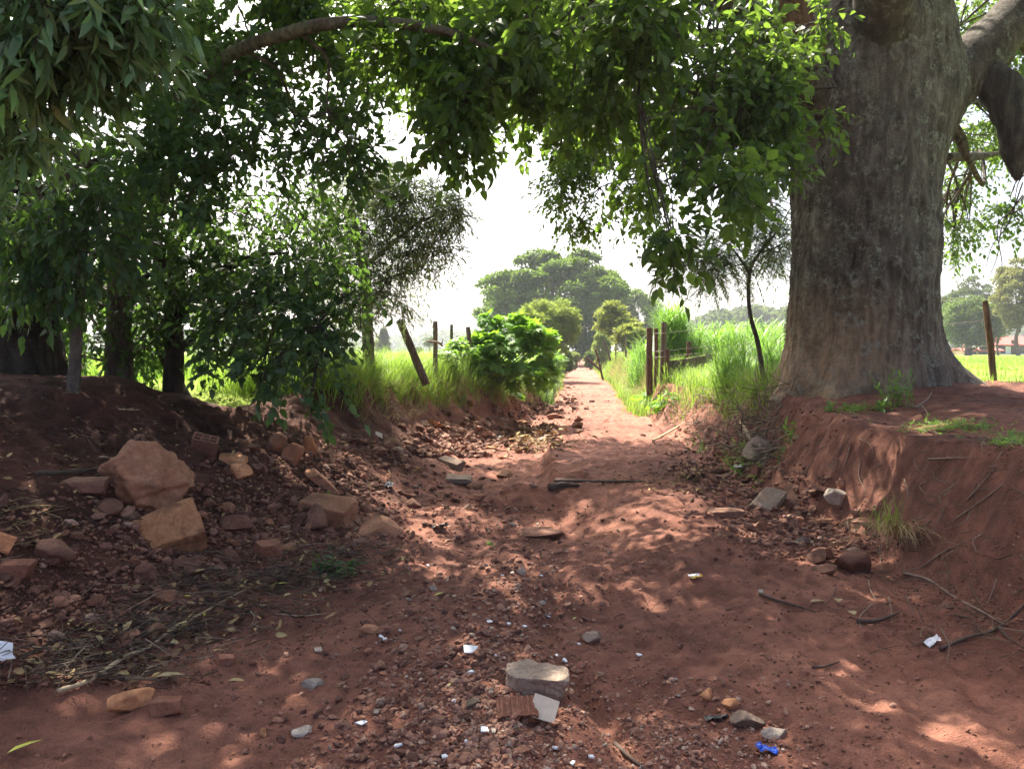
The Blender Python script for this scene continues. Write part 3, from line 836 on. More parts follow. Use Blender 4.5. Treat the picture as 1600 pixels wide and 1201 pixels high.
for k in range(3):
    tube(bg_, [PB(1598, 285 + 20 * k, 11), PB(1575 - 8 * k, 350, 11), PB(1550 + 8 * k, 385 + 16 * k, 11), PB(1540 + 6 * k, 420 + 12 * k, 11)], [.012, .009, .006, .003], 4, 14, .0, False)
bg_.v.append(np.zeros((0, 3)))
for vv, ff in zip(tg.v, tg.f): pass
k0 = bg_.n
bg_.v += tg.v; bg_.f += [f + k0 for f in tg.f]; bg_.n += tg.n
bg_.build('branch', M['limb_bark'], bigtree, O_big)

# ------------------------------------------------------------------ trees on the left mound
def tree(name, base, label, cat, trunk, trunk_rad, tmat, limbs, clouds, lmat, seed, conn=.03, rough=.12, ntr=20, group=None, tseg=None):
    base = np.asarray(base, float)
    t = thing(name, base, label, cat, group)
    g = Geo(); tube(g, trunk, trunk_rad, ntr, tseg or 60, rough, True, seed, 5)
    g.build('trunk', M[tmat], t, base)
    b = Geo()
    for pts, rad in limbs: tube(b, pts, rad, 10, None, .1, True, seed, 5)
    lg, tg = Geo(), Geo()
    for kw in clouds:
        kw = dict(kw); es = kw.pop('ells'); tw = kw.pop('twigs', True)
        leafcloud(lg, tg if tw else None, es, seed=kw.pop('seed', seed), **kw)
        if kw.get('nl', 0) and tw and conn: connect(b, [trunk] + [l[0] for l in limbs], es, conn, seed + 1)
    k0 = b.n; b.v += tg.v; b.f += [f + k0 for f in tg.f]; b.n += tg.n
    if b.n: b.build('branch', M[tmat], t, base)
    if lg.n: lg.build('crown', M[lmat], t, base)
    return t

def on(u, v, d, dz=-.12):
    p = P(u, v, d); p[2] = hz(p[0], p[1]) + dz; return p

# far left: thick dark trunk, long lance-shaped leaves in front
b0 = on(12, 585, 8.2, -.25)
tree('dark_tree', b0, 'thick dark tree trunk at the left edge with long drooping lance-shaped leaves', 'tree',
     [b0, b0 + [.03, 0, .8], P(18, 420, 8.2), P(-10, 250, 8.0), P(-40, 60, 7.8), P(-60, -150, 7.4)], [.62, .48, .43, .40, .34, .22], 'dark_bark',
     [([P(-10, 250, 8.0), P(20, 120, 6.6), P(90, 30, 5.2), P(180, -20, 4.4)], [.16, .11, .07, .02]),
      ([P(0, 350, 8.1), P(80, 290, 7.4), P(150, 250, 6.6)], [.10, .06, .02])],
     [dict(ells=[E(70, 20, 4.3, 100, 60, .40, .9), E(180, 0, 4.4, 70, 50, .35, .6), E(30, 120, 4.5, 60, 60, .35, .6), E(130, 90, 4.7, 70, 55, .35, .65), E(195, 80, 4.8, 45, 40, .3, .3), E(15, 200, 4.8, 35, 40, .3, .3), E(60, -80, 4.4, 160, 60, .6, .7)],
           per=110, leafL=.16, leafW=.042, nl=9, L=(.14, .3), thr=.33, freq=3, droop=.3, spread=1.0, fall=.45, drip=.2, jit=.5, curl=.3, twig=.004),
      dict(ells=[(np.array([x, y, z]), (1.3, 1.3, .6), 1.) for x, y, z in ((-4.5, 4.2, 6), (-2, 4.2, 5.8), (-6, 5.5, 6.2), (-3.2, 5.5, 6.0), (-7.5, 7, 6), (-5, 7.5, 6.8), (-8, 5, 6), (-7, 9.5, 6.0), (-9, 8, 5))],
           per=110, leafL=.2, leafW=.07, nl=9, L=(.3, .5), thr=.36, freq=1.3, twigs=False)],
     'leaf_left', 31, .025, .14)

# slender grey tree with a limb arching over the path
b1 = on(186, 572, 9.0, -.2)
ARCH = [P(250, 330, 9.0), P(290, 200, 8.0), P(345, 98, 7.2), P(450, 52, 6.6), P(560, 34, 6.35), P(690, 48, 6.3), P(800, 90, 6.4)]
tree('slender_tree', b1, 'slender pale grey tree on the left mound with a long limb arching over the path', 'tree',
     [b1, P(186, 500, 9.0), P(192, 400, 9.0), P(212, 310, 9.0), P(255, 210, 9.0), P(300, 90, 9.0), P(330, -80, 9.0)], [.17, .14, .125, .12, .11, .09, .05], 'grey_bark',
     [(ARCH, [.075, .07, .062, .055, .048, .038, .015]), ([P(205, 330, 9), P(150, 270, 8.6), P(90, 230, 8.2), P(40, 215, 8)], [.06, .05, .03, .01])],
     [dict(ells=[E(120, 330, 8.0, 130, 70, .9, 1.5), E(60, 420, 7.6, 80, 60, .6, .8), E(150, 470, 9.8, 90, 60, .6, .8), E(330, 140, 7.6, 110, 80, .9, 1.5), E(240, 260, 7.6, 100, 80, .8, 1.3), E(430, 120, 7.8, 100, 75, .8, 1.1),
                 E(350, 260, 7.4, 80, 70, .7, .9), E(470, 210, 7.4, 80, 70, .6, .75), E(300, 345, 8, 90, 50, .7, .9), E(400, 20, 7.4, 140, 50, 1, 1.5), E(540, 110, 7.6, 60, 55, .5, .5), E(545, 240, 7.0, 45, 60, .35, .4), E(250, 60, 8.2, 120, 60, .8, 1.3), E(110, 230, 8.6, 120, 60, .8, 1.2), E(70, 500, 10.2, 90, 45, .5, .9), E(200, 470, 10.2, 90, 55, .5, .9), E(225, 540, 10.0, 60, 26, .4, .5), E(110, 545, 10.4, 70, 24, .4, .5), E(55, 555, 10.2, 50, 16, .4, .35), E(225, 562, 10.2, 36, 14, .3, .2), E(160, 560, 10.4, 50, 12, .4, .25), E(450, 545, 9.4, 60, 22, .4, .4), E(330, 500, 10.0, 60, 40, .4, .6), E(40, 380, 9, 80, 60, .6, .9)],
           per=125, leafL=.105, leafW=.05, nl=9, L=(.2, .4), thr=.49, freq=2.0, droop=.25, fall=.4, drip=.2, jit=.5),
      dict(ells=[(np.array([x, y, z]), (1.3, 1.3, .6), 1.) for x, y, z in ((-5, 10, 6.8), (-3, 8.5, 6.6), (-2.5, 10.5, 6.9), (-6.5, 9, 7.2), (-1, 9, 7.0), (-.5, 7, 6.6), (-2.5, 6.5, 6.6))],
           per=70, leafL=.19, leafW=.085, nl=8, L=(.3, .5), thr=.38, freq=1.3, twigs=False)],
     'leaf_dark', 41, .028, .08)

# leafy low tree whose boughs hang over the gap in the bank
b2 = on(268, 580, 9.3, -.2)
tree('drooping_tree', b2, 'dark leafy tree whose boughs hang low over the gap in the left bank', 'tree',
     [b2, P(272, 520, 9.3), P(262, 440, 9.2), P(240, 370, 9.2), P(232, 280, 9.3)], [.13, .11, .095, .08, .05], 'dark_bark',
     [([P(264, 530, 9.3), P(300, 470, 8.8), P(345, 425, 8.4), P(400, 400, 8.0), P(450, 395, 7.6)], [.06, .05, .045, .03, .01]),
      ([P(270, 560, 9.3), P(330, 500, 8.6), P(400, 470, 8.0), P(470, 480, 7.4), P(510, 520, 7.0)], [.05, .045, .035, .02, .008]),
      ([P(250, 420, 9.2), P(215, 440, 8.9), P(170, 480, 8.6)], [.04, .03, .01])],
     [dict(ells=[E(370, 400, 8.2, 110, 60, .6, 1.3), E(450, 430, 7.6, 90, 55, .5, 1.0), E(400, 490, 7.4, 100, 45, .4, .95), E(470, 520, 7.0, 60, 45, .35, .6), E(430, 560, 7.0, 55, 40, .3, .45), E(350, 560, 7.6, 40, 30, .25, .14), E(300, 470, 8.8, 70, 60, .4, .8), E(250, 500, 9.0, 50, 55, .4, .6), E(200, 520, 9.0, 60, 40, .4, .5), E(490, 610, 6.6, 40, 25, .2, .16), E(540, 470, 7.2, 40, 60, .3, .4), E(400, 600, 7.6, 26, 22, .2, .12), E(310, 400, 9.0, 70, 50, .5, .7), E(320, 545, 9.0, 40, 20, .3, .2), E(420, 520, 9.0, 80, 40, .4, .7)],
           per=100, leafL=.10, leafW=.055, nl=8, L=(.2, .38), thr=.49, freq=2.2, droop=.3, fall=.45, drip=.25, jit=.45)],
     'leaf_dark', 51, .022, .1)

b3 = on(113, 628, 6.6, -.12)
tree('young_tree', b3, 'thin young tree with smooth brown stem on the slope of the left bank', 'tree',
     [b3, P(117, 570, 6.6), P(121, 500, 6.6), P(127, 430, 6.6), P(130, 370, 6.6), P(122, 300, 6.6)], [.062, .05, .046, .042, .036, .02], 'grey_bark',
     [([P(120, 520, 6.6), P(104, 492, 6.6), P(84, 470, 6.5), P(60, 440, 6.4)], [.022, .02, .015, .006]), ([P(126, 440, 6.6), P(150, 400, 6.5), P(180, 380, 6.5)], [.02, .014, .006])],
     [dict(ells=[E(70, 430, 6.4, 60, 50, .35, .7), E(160, 390, 6.4, 60, 40, .35, .6), E(120, 300, 6.4, 90, 45, .45, .9), E(40, 340, 6.2, 60, 50, .4, .7)],
           per=110, leafL=.10, leafW=.045, nl=8, L=(.18, .36), thr=.42, freq=2.6, droop=.4, fall=.6)],
     'leaf_dark', 61, .016, .04, 14)

b4 = on(302, 570, 9.8, -.15)
tree('crooked_tree', b4, 'thin crooked dark tree leaning right behind the low hanging boughs', 'tree',
     [b4, P(240, 520, 9.9), P(252, 450, 9.9), P(290, 360, 9.9), P(350, 300, 9.9)], [.07, .06, .055, .045, .02], 'dark_bark',
     [([P(245, 500, 9.9), P(215, 430, 9.9), P(206, 350, 9.9)], [.045, .035, .015])],
     [dict(ells=[E(380, 330, 9.6, 90, 55, .6, 1.0), E(300, 300, 9.8, 80, 50, .6, .9), E(470, 330, 9.0, 70, 60, .6, .9), E(60, 500, 10, 60, 40, .5, .5), E(520, 400, 8.6, 60, 50, .5, .7), E(150, 400, 10, 70, 60, .6, .7)],
           per=95, leafL=.09, leafW=.045, nl=8, L=(.2, .42), thr=.50, freq=2.2, droop=.35, fall=.5)],
     'leaf_dark', 71, .022, .06, 12)

# fine-leaved tree further along the left bank
b5 = on(577, 556, 12.6, -.15)
tree('narrow_leaved_tree', b5, 'fine narrow-leaved tree with straight grey stem behind the grassy left bank', 'tree',
     [b5, P(574, 500, 12.6), P(572, 450, 12.5), P(560, 380, 12.3), P(545, 300, 12.0)], [.105, .088, .08, .06, .03], 'grey_bark',
     [([P(566, 420, 12.4), P(620, 375, 12.0), P(660, 345, 11.6), P(715, 325, 11.2)], [.04, .03, .02, .006]), ([P(570, 450, 12.5), P(620, 430, 12.2), P(660, 420, 12.0)], [.03, .02, .006]),
      ([P(572, 470, 12.5), P(530, 430, 12.2), P(500, 400, 12)], [.03, .02, .008])],
     [dict(ells=[E(600, 330, 11.6, 90, 50, .8, 1.6), E(670, 325, 11.3, 60, 32, .6, .75), E(640, 390, 11.6, 60, 50, .7, 1.0), E(570, 410, 11.8, 70, 60, .7, 1.2), E(520, 340, 11.8, 60, 60, .7, 1.0), E(610, 460, 11.8, 45, 32, .5, .5), E(540, 480, 12, 50, 36, .5, .6), E(500, 440, 12, 40, 50, .5, .6), E(590, 280, 11.8, 60, 30, .6, .6), E(708, 333, 11.2, 34, 14, .4, .22), E(690, 385, 11.4, 30, 24, .4, .25), E(640, 300, 11.4, 50, 26, .5, .45)],
           per=300, leafL=.095, leafW=.018, nl=12, L=(.22, .45), thr=.48, freq=2.2, droop=.25, spread=.75, fall=.2, drip=.1, curl=.15, twig=.0035, jit=.3)],
     'leaf_willow', 81, .02, .05, 14)

# sapling with feathery leaves beside the great trunk
b6 = on(1197, 600, 11.0, -.1)
tree('feathery_sapling', b6, 'leaning thin sapling with feathery leaves between the brush and the great trunk', 'tree',
     [b6, P(1185, 540, 11), P(1172, 490, 11), P(1170, 440, 11), P(1180, 405, 11), P(1215, 360, 11), P(1238, 320, 11)], [.042, .034, .03, .028, .022, .014, .006], 'grey_bark',
     [([P(1172, 430, 11), P(1160, 410, 11), P(1140, 385, 11), P(1105, 370, 11)], [.022, .018, .012, .005]), ([P(1190, 395, 11), P(1215, 385, 11), P(1240, 372, 11)], [.014, .01, .004])],
     [dict(ells=[E(1130, 400, 11, 70, 40, .5, .55), E(1205, 340, 11, 40, 55, .5, .55), E(1180, 290, 11, 50, 30, .5, .3), E(1225, 400, 11.2, 30, 30, .3, .2), E(1090, 410, 10.8, 50, 30, .3, .25)],
           per=420, leafL=.062, leafW=.019, nl=26, L=(.25, .45), thr=.36, freq=2.5, droop=.35, spread=1.3, fall=.15, drip=.2, curl=.1, twig=.003, jit=.15)],
     'leaf_feather', 91, .012, .04, 12)

# ------------------------------------------------------------------ far trees
def far_tree(name, u, v_top, v_base, d, w_px, label, mat, seed, shape='dome', trunk_h=.35, nclump=60, nleaf=16000, leaf=.3, tmat='grey_bark', group=None, cat='tree', low=.0, trunk_r=.25, clump=.2, z0=None, lw=.55):
    r = rng(seed)
    base = P(u, v_base, d)
    base[2] = hz(base[0], base[1]) if z0 is None else z0
    top = P(u, v_top, d)[2]
    h = top - base[2]; w = mpx(w_px, d)
    t = thing(name, base, label, cat, group)
    C = []
    for i in range(nclump):
        if shape == 'dome':
            a = r.uniform(0, 2 * pi); e = math.asin(r.uniform(-.05, 1))
            k = r.uniform(.72, 1.0)
            C.append([cos(a) * cos(e) * .46 * w * k, sin(a) * cos(e) * .46 * w * k, h * (trunk_h + (1 - trunk_h - .06) * sin(e) * k)])
        elif shape == 'cone':
            q = r.uniform(0, 1); a = r.uniform(0, 2 * pi); k = r.uniform(.5, 1)
            C.append([cos(a) * .42 * w * (1 - q) * k, sin(a) * .42 * w * (1 - q) * k, h * (.06 + .88 * q)])
        elif shape == 'round':
            p = nrm(r.normal(size=3)) * r.uniform(.4, 1) ** .5
            C.append([p[0] * .42 * w, p[1] * .42 * w, h * (trunk_h + (1 - trunk_h) * (.5 + .44 * p[2]))])
        elif shape == 'open':
            p = nrm(r.normal(size=3)) * r.uniform(.2, 1) ** .5
            C.append([p[0] * .44 * w, p[1] * .44 * w, h * (trunk_h + (1 - trunk_h) * (.5 + .46 * p[2]))])
    C = np.array(C)
    rad = clump * w * .5 * r.uniform(.7, 1.25, len(C))
    flat = {'dome': .6, 'cone': .8, 'round': .8, 'open': .6}[shape]
    k = r.integers(0, len(C), nleaf)
    p = nrm(r.normal(size=(nleaf, 3))); p[:, 2] = np.where(r.uniform(size=nleaf) < .7, np.abs(p[:, 2]), p[:, 2])
    rr = r.uniform(.55, 1.05, nleaf) ** .7
    q = C[k] + p * (rad[k] * rr)[:, None] * np.array([1, 1, flat])
    q[:, 2] = np.maximum(q[:, 2], low * h + .05)
    lg = Geo()
    d_ = p * .5 + r.normal(0, .6, q.shape) + np.array([0, 0, -.25])
    diamond_geo(lg, q, d_, np.array([0, 0, 1.]) + r.normal(0, .45, q.shape), leaf * r.uniform(.6, 1.3, nleaf), leaf * lw * r.uniform(.6, 1.2, nleaf))
    lg.build('crown', M[mat], t)
    g = Geo()
    tp = np.array([0, 0, h * max(.3, trunk_h + .1)])
    tube(g, [[0, 0, -.3], tp * .5 + r.normal(0, .02 * h, 3) * [1, 1, 0], tp], [trunk_r, trunk_r * .8, trunk_r * .5], 8, 12, .08)
    for i in range(min(14, len(C))):
        c = C[r.integers(0, len(C))]
        tube(g, [tp * r.uniform(.55, 1), (tp + c) / 2 + [0, 0, -.06 * h], c], [trunk_r * .45, trunk_r * .25, trunk_r * .06], 5, 8, .05, False)
    g.build('trunk', M[tmat], t)
    return t

far_tree('rain_tree', 866, 384, 566, 85, 252, 'broad domed dark green tree standing over the far end of the path', 'leaf_dome', 101, 'dome', .40, 105, 40000, .46, trunk_r=.55, clump=.13)
far_tree('rain_tree', 918, 462, 568, 80, 96, 'dark low crown hanging over the far end of the path beneath the domed tree', 'leaf_dome', 102, 'round', .12, 50, 14000, .34, trunk_r=.35, clump=.34)
far_tree('rain_tree', 1000, 452, 560, 100, 72, 'small round dark tree behind the right shoulder of the big domed tree', 'leaf_dome', 103, 'round', .2, 40, 8000, .38, trunk_r=.35, clump=.34)
far_tree('rain_tree', 950, 436, 560, 100, 70, 'dark tree crown merging with the right edge of the big domed tree', 'leaf_dome', 104, 'round', .25, 40, 8000, .38, trunk_r=.35, clump=.34)
far_tree('pale_shrub', 856, 462, 600, 40, 104, 'tall pale yellow-green shrub with fine twigs left of the path before the domed tree', 'leaf_pale', 105, 'open', .10, 150, 20000, .26, 'warm_bark', trunk_r=.07, clump=.20, lw=.2)
far_tree('pale_shrub', 826, 476, 600, 34, 54, 'smaller pale shrub growing out of the bright green bush', 'leaf_pale', 106, 'open', .15, 70, 7000, .22, 'warm_bark', trunk_r=.05, clump=.22, lw=.2)
far_tree('small_tree', 962, 470, 570, 46, 66, 'small light green tree with thin stem above the right bank', 'leaf_yellow', 107, 'open', .36, 60, 6000, .26, 'warm_bark', trunk_r=.06, clump=.2, lw=.35)
far_tree('yellow_shrub', 985, 500, 575, 40, 58, 'yellowish dry shrub behind the right bank beside the small light green tree', 'leaf_yellow', 108, 'open', .15, 80, 7000, .2, 'warm_bark', trunk_r=.05, clump=.22, lw=.3)
far_tree('shrub', 940, 515, 570, 55, 34, 'pale round shrub on the right bank near the far end of the path', 'leaf_pale', 109, 'round', .1, 40, 5000, .15, 'warm_bark', trunk_r=.05, clump=.34)
far_tree('shrub', 906, 545, 563, 96, 26, 'grey-green bush closing the far end of the path', 'leaf_far', 115, 'round', .05, 40, 5000, .2, 'warm_bark', trunk_r=.05, clump=.36)
far_tree('shrub', 893, 548, 578, 62, 24, 'small bright bush leaning over the left edge of the far path', 'leaf_pale', 116, 'round', .05, 30, 4000, .16, 'warm_bark', trunk_r=.05, clump=.36)
far_tree('shrub', 922, 548, 572, 64, 20, 'small dull bush at the right edge of the far path', 'leaf_dome', 117, 'round', .05, 30, 4000, .16, 'warm_bark', trunk_r=.05, clump=.36)
far_tree('shrub', 876, 540, 580, 46, 40, 'low green shrub on the left edge of the far path below the pale shrub', 'leaf_dome', 110, 'round', .05, 40, 6000, .14, 'warm_bark', trunk_r=.05, clump=.36)
far_tree('conifer', 600, 512, 552, 120, 21, 'solitary dark cone-shaped conifer in the left field', 'leaf_far', 111, 'cone', .05, 60, 6000, .25, clump=.55, trunk_r=.2)
far_tree('field_tree', 671, 528, 552, 130, 22, 'tiny thin-stemmed tree far off in the left field', 'leaf_far', 112, 'open', .5, 16, 1200, .3, trunk_r=.12, clump=.4)
far_tree('field_tree', 592, 532, 553, 120, 18, 'rusty low shrub beside the conifer in the left field', 'leaf_yellow', 113, 'round', .1, 16, 1500, .25, trunk_r=.1, clump=.5)
far_tree('field_tree', 655, 543, 553, 110, 10, 'small dark bush standing in the left field between leaning post and upright post', 'leaf_far', 114, 'round', .1, 12, 900, .2, trunk_r=.1, clump=.6)
# right side, beyond the great trunk
far_tree('dark_field_tree', 1512, 468, 553, 80, 88, 'dense bluish dark tree in the field right of the great trunk', 'leaf_dome', 121, 'round', .08, 70, 15000, .32, trunk_r=.4, clump=.36)
far_tree('field_tree', 1512, 432, 553, 100, 70, 'tall thin-crowned tree rising behind the dense dark tree on the right', 'leaf_far', 122, 'open', .35, 60, 7000, .32, trunk_r=.25, clump=.22)
far_tree('field_tree', 1465, 455, 553, 90, 40, 'dark tree half hidden behind the right edge of the great trunk', 'leaf_far', 123, 'round', .1, 40, 5000, .32, trunk_r=.25, clump=.36)
far_tree('eucalypt', 1592, 396, 553, 75, 92, 'tall yellow-green eucalypt at the right edge of the picture', 'leaf_eucalypt', 124, 'open', .22, 80, 14000, .3, trunk_r=.22, clump=.26)
far_tree('eucalypt', 1560, 470, 553, 85, 40, 'shorter yellow-green eucalypt next to the tall one on the right', 'leaf_eucalypt', 125, 'open', .3, 40, 5000, .28, trunk_r=.15, clump=.3)

# far-off woods that read as one mass
def woods(name, u0, u1, d, tops, label, mat, seed, n, leaf):
    r = rng(seed); lg = Geo()
    u = r.uniform(u0, u1, n); tp = np.interp(u, [a for a, b in tops], [b for a, b in tops])
    nc = int((u1 - u0) / 3)
    cu = r.uniform(u0, u1, nc); ct = np.interp(cu, [a for a, b in tops], [b for a, b in tops])
    C = []
    for a, b in zip(cu, ct):
        dd = d * r.uniform(.95, 1.15)
        zt = P(a, b, dd)[2]; k = r.uniform(.25, 1) ** .6
        C.append([ray(a, b)[0] * dd, dd, max(.8, 1 + (zt - 1) * k)])
    C = np.array(C)
    k = r.integers(0, nc, n); rad = d * .012
    p = nrm(r.normal(size=(n, 3))) * r.uniform(.5, 1, (n, 1))
    q = C[k] + p * rad * np.array([1.3, 1.3, .9]); q[:, 2] = np.maximum(q[:, 2], .9)
    diamond_geo(lg, q, p + r.normal(0, .5, q.shape), np.array([0, 0, 1.]) + r.normal(0, .4, q.shape), leaf * r.uniform(.6, 1.3, n), leaf * .7)
    tag(lg.build(name, M[mat]), label, 'woodland', None, 'stuff')
woods('woods', 1050, 1260, 190, [(1050, 512), (1075, 503), (1110, 500), (1140, 489), (1180, 490), (1220, 492), (1260, 490)], 'distant hazy wood behind the tall grass on the right', 'leaf_far', 131, 22000, 1.1)
woods('woods', 420, 760, 520, [(420, 540), (520, 536), (600, 538), (640, 540), (660, 531), (720, 527), (760, 530)], 'faint blue line of woods across the left field', 'leaf_far', 132, 14000, 3.0)
woods('woods', -60, 420, 420, [(-60, 536), (420, 536)], 'distant wood line behind the left trees', 'leaf_far', 133, 9000, 3.0)
woods('woods', 1440, 1700, 300, [(1440, 520), (1560, 528), (1700, 515)], 'distant wood line behind the farm shed on the right', 'leaf_far', 134, 9000, 2.2)

# ------------------------------------------------------------------ farm buildings on the right
def house(name, u, v, d, w, dp, hw, hr, label, wall, rot):
    c = P(u, v, d); c[2] = hz(c[0], c[1]) - .05
    t = thing(name, c, label, 'building'); t.rotation_euler = (0, 0, rot)
    g = Geo(); box_geo(g, (w, dp, hw), lambda V: V + [0, 0, hw / 2]); g.build('wall', M[wall], t, None, False)
    g = Geo(); o = .35
    V = np.array([[-w / 2 - o, -dp / 2 - o, hw - .1], [w / 2 + o, -dp / 2 - o, hw - .1], [w / 2 + o, 0, hw + hr], [-w / 2 - o, 0, hw + hr], [-w / 2 - o, dp / 2 + o, hw - .1], [w / 2 + o, dp / 2 + o, hw - .1]])
    V = np.vstack([V, V + [0, 0, .16]])
    g.add(V, [np.array([[6, 7, 8, 9], [9, 8, 11, 10], [0, 3, 2, 1], [3, 4, 5, 2], [0, 1, 7, 6], [4, 10, 11, 5], [0, 6, 9, 3], [3, 9, 10, 4], [1, 2, 8, 7], [2, 5, 11, 8]])])
    g.build('roof', M['roof'], t, None, False)
    for x in (-w * .28, w * .22):
        g = Geo(); box_geo(g, (1.0, .06, 1.0), lambda V: V + [x, -dp / 2 - .01, hw * .55]); g.build('window', M['window'], t, None, False)
    g = Geo(); box_geo(g, (.95, .07, 2.0), lambda V: V + [w * .02, -dp / 2 - .015, 1.0]); g.build('door', M['dark_stick'], t, None, False)
house('farmhouse', 1562, 553, 105, 6, 5, 1.3, 1.1, 'small house with red tiled roof beyond the field on the right', 'white_plastic', .1)
house('shed', 1525, 553, 102, 4.6, 3, .55, .25, 'low ochre shed beside the red roofed house', 'wall', -.05)

# ------------------------------------------------------------------ posts and fences
def post(u, v_top, v_base, d, wpx, label, mat='post', u_top=None, seed=0, name='fence_post', group=None, deep=.25):
    b = P(u, v_base, d); t_ = P(u if u_top is None else u_top, v_top, d)
    b0 = b.copy(); ax = nrm((t_ - b)[None])[0]
    b0 = b - ax * deep
    rad = mpx(wpx, d) / 2
    g = Geo()
    tube(g, [b0, b * .5 + t_ * .5 + rng(seed).normal(0, .012, 3), t_], [rad * 1.05, rad, rad * .93], 16, 40, .16, True, seed * 3.1, 9)
    # weathering splits
    o = g.build(name, M[mat], None, b)
    return tag(o, label, 'post', group)
post(680, 502, 566, 14.5, 7.5, 'upright grey post on the grassy left bank, left of two similar posts', seed=1, deep=.5)
post(705.5, 507, 560, 17, 5, 'thinner grey post just left of the bright green bush top', seed=2, deep=.6)
post(731, 511, 560, 16, 7.5, 'stubby grey post rising out of the left edge of the bright green bush', seed=3, deep=.6)
post(652, 500, 567, 13, 12, 'thick grey post leaning far to the left on the grassy bank', u_top=624, seed=4, deep=.4)
post(1015, 512, 601, 18.5, 10, 'rough dark post, leftmost of the gate posts above the red earth cut', 'post_red', seed=5)
post(1025, 513, 600, 18.9, 7, 'thin post squeezed between the two thick gate posts', 'post_red', seed=6)
post(1036, 503, 598, 18.5, 10.5, 'tallest gate post with wire wound round it', 'post', u_top=1038, seed=7)
post(1045, 545, 598, 18.2, 8, 'short broken stake leaning on the tallest gate post', 'post_red', u_top=1043, seed=8)
post(1077, 534, 580, 19.5, 8, 'short dark stump of a post above the plank fence', 'post_red', u_top=1076.5, seed=9)
post(1001, 523, 545, 26, 4.5, 'small dark post among the grass behind the gate posts', 'post_red', u_top=999, seed=10)
post(940, 546, 584, 30, 3.2, 'dark post leaning left at the edge of the far path', 'post_red', u_top=931, seed=11)
post(931, 558, 572, 32, 3.5, 'low post fallen towards the far path', 'post_red', u_top=915, seed=12)
post(951, 533, 555, 33, 3.2, 'leaning post in the tall grass above the far path', 'post', u_top=943, seed=13)
post(1552, 470, 590, 13, 9.5, 'brown fence post with barbed wire right of the great trunk', 'post_red', u_top=1539, seed=14)
post(1228, 506, 540, 22, 6, 'grey post top showing beside the left edge of the great trunk', 'post', seed=15, deep=.8)
post(978, 520, 548, 31, 3.0, 'thin post in the dry grass left of the gate posts', 'post', u_top=978, seed=16)

t = thing('plank_fence', P(1060, 590, 18.6), 'low fence of weathered grey planks right of the gate posts', 'fence')
def plank(a, b, hgt, th, seed, parent):
    a, b = np.array(a), np.array(b)
    n = 24; s = np.linspace(0, 1, n)[:, None]
    c = a * (1 - s) + b * s + np.stack([0 * s[:, 0], 0 * s[:, 0], .015 * fbm2(s[:, 0] * 5 + seed, 0 * s[:, 0], 2)], -1)
    dx = nrm((b - a)[None])[0]; nrm_ = np.array([dx[1], -dx[0], 0])
    hh = hgt * (1 + .12 * fbm2(s[:, 0] * 7 + seed, 0 * s[:, 0] + 4, 3))[:, None]
    up = np.array([0, 0, 1.0])
    V = np.stack([c - nrm_ * th / 2 - up * hh / 2, c + nrm_ * th / 2 - up * hh / 2, c + nrm_ * th / 2 + up * hh / 2, c - nrm_ * th / 2 + up * hh / 2], 1).reshape(-1, 3)
    i = np.arange(n - 1)[:, None] * 4; j = np.arange(4)[None]; j2 = (j + 1) % 4
    q = np.stack([i + j, i + j2, i + 4 + j2, i + 4 + j], -1).reshape(-1, 4)
    g = Geo(); g.add(V, [q, np.array([[0, 3, 2, 1], [4 * n - 4, 4 * n - 3, 4 * n - 2, 4 * n - 1]])])
    return g.build('rail', M['post'], parent, np.array(parent.location), False)
plank(P(1040, 572, 18.3), P(1135, 556, 18.8), .20, .035, 1, t)
plank(P(1039, 590, 18.2), P(1130, 581, 18.6), .20, .035, 2, t)
plank(P(1044, 580, 18.4), P(1100, 573, 18.6), .13, .035, 3, t)
t = thing('broken_branch', P(690, 540, 14.4), 'short pale broken branch stuck across the upright grey post', 'branch')
g = Geo(); tube(g, [P(668, 533, 14.2), P(684, 535, 14.2), P(692, 541, 14.2)], [.02, .022, .015], 7, 10, .2); h_ = Geo(); tube(h_, [P(690, 537, 14.2), P(693, 529, 14.2)], [.014, .008], 6, 5, .1); h_.build('fork', M['stick'], t, np.array(t.location))
g.build('stem', M['stick'], t, np.array(t.location))

t = thing('barbed_wire', P(1545, 500, 13), 'sagging strands of barbed wire strung from the brown fence post', 'wire')
for k, (va, vb, vc) in enumerate(((467, 466, 464), (503, 500, 497), (541, 540, 538))):
    g = Geo()
    A, B, Cc = P(1440, va + 2, 14.5), P(1545 + 2 * k, vb, 12.95), P(1700, vc, 11.5)
    tube(g, [A, (A + B) / 2 - [0, 0, .03], B, (B + Cc) / 2 - [0, 0, .03], Cc], [.003] * 5, 4, 60, 0, False)
    c = catmull([A, B, Cc], 26)[1:-1]; rr_ = rng(k)
    e = rr_.normal(0, .014, c.shape)
    thin_tubes(g, c - e, c, c + e, .0025, .0025); e = rr_.normal(0, .014, c.shape); thin_tubes(g, c - e, c, c + e, .0025, .0025)
    g.build('strand', M['wire'], t, np.array(t.location))
t = thing('fence_wire', P(1030, 520, 18.5), 'thin strands of wire tied between the gate posts', 'wire')
g = Geo()
for v in (520, 548, 557):
    tube(g, [P(1012, v, 18.35), P(1024, v + 1, 18.6), P(1041, v, 18.3), P(1080, v - 4, 19.3), P(1180, v - 12, 20.5)], [.006] * 5, 4, 40, 0, False)
g.build('strand', M['wire'], t, np.array(t.location))

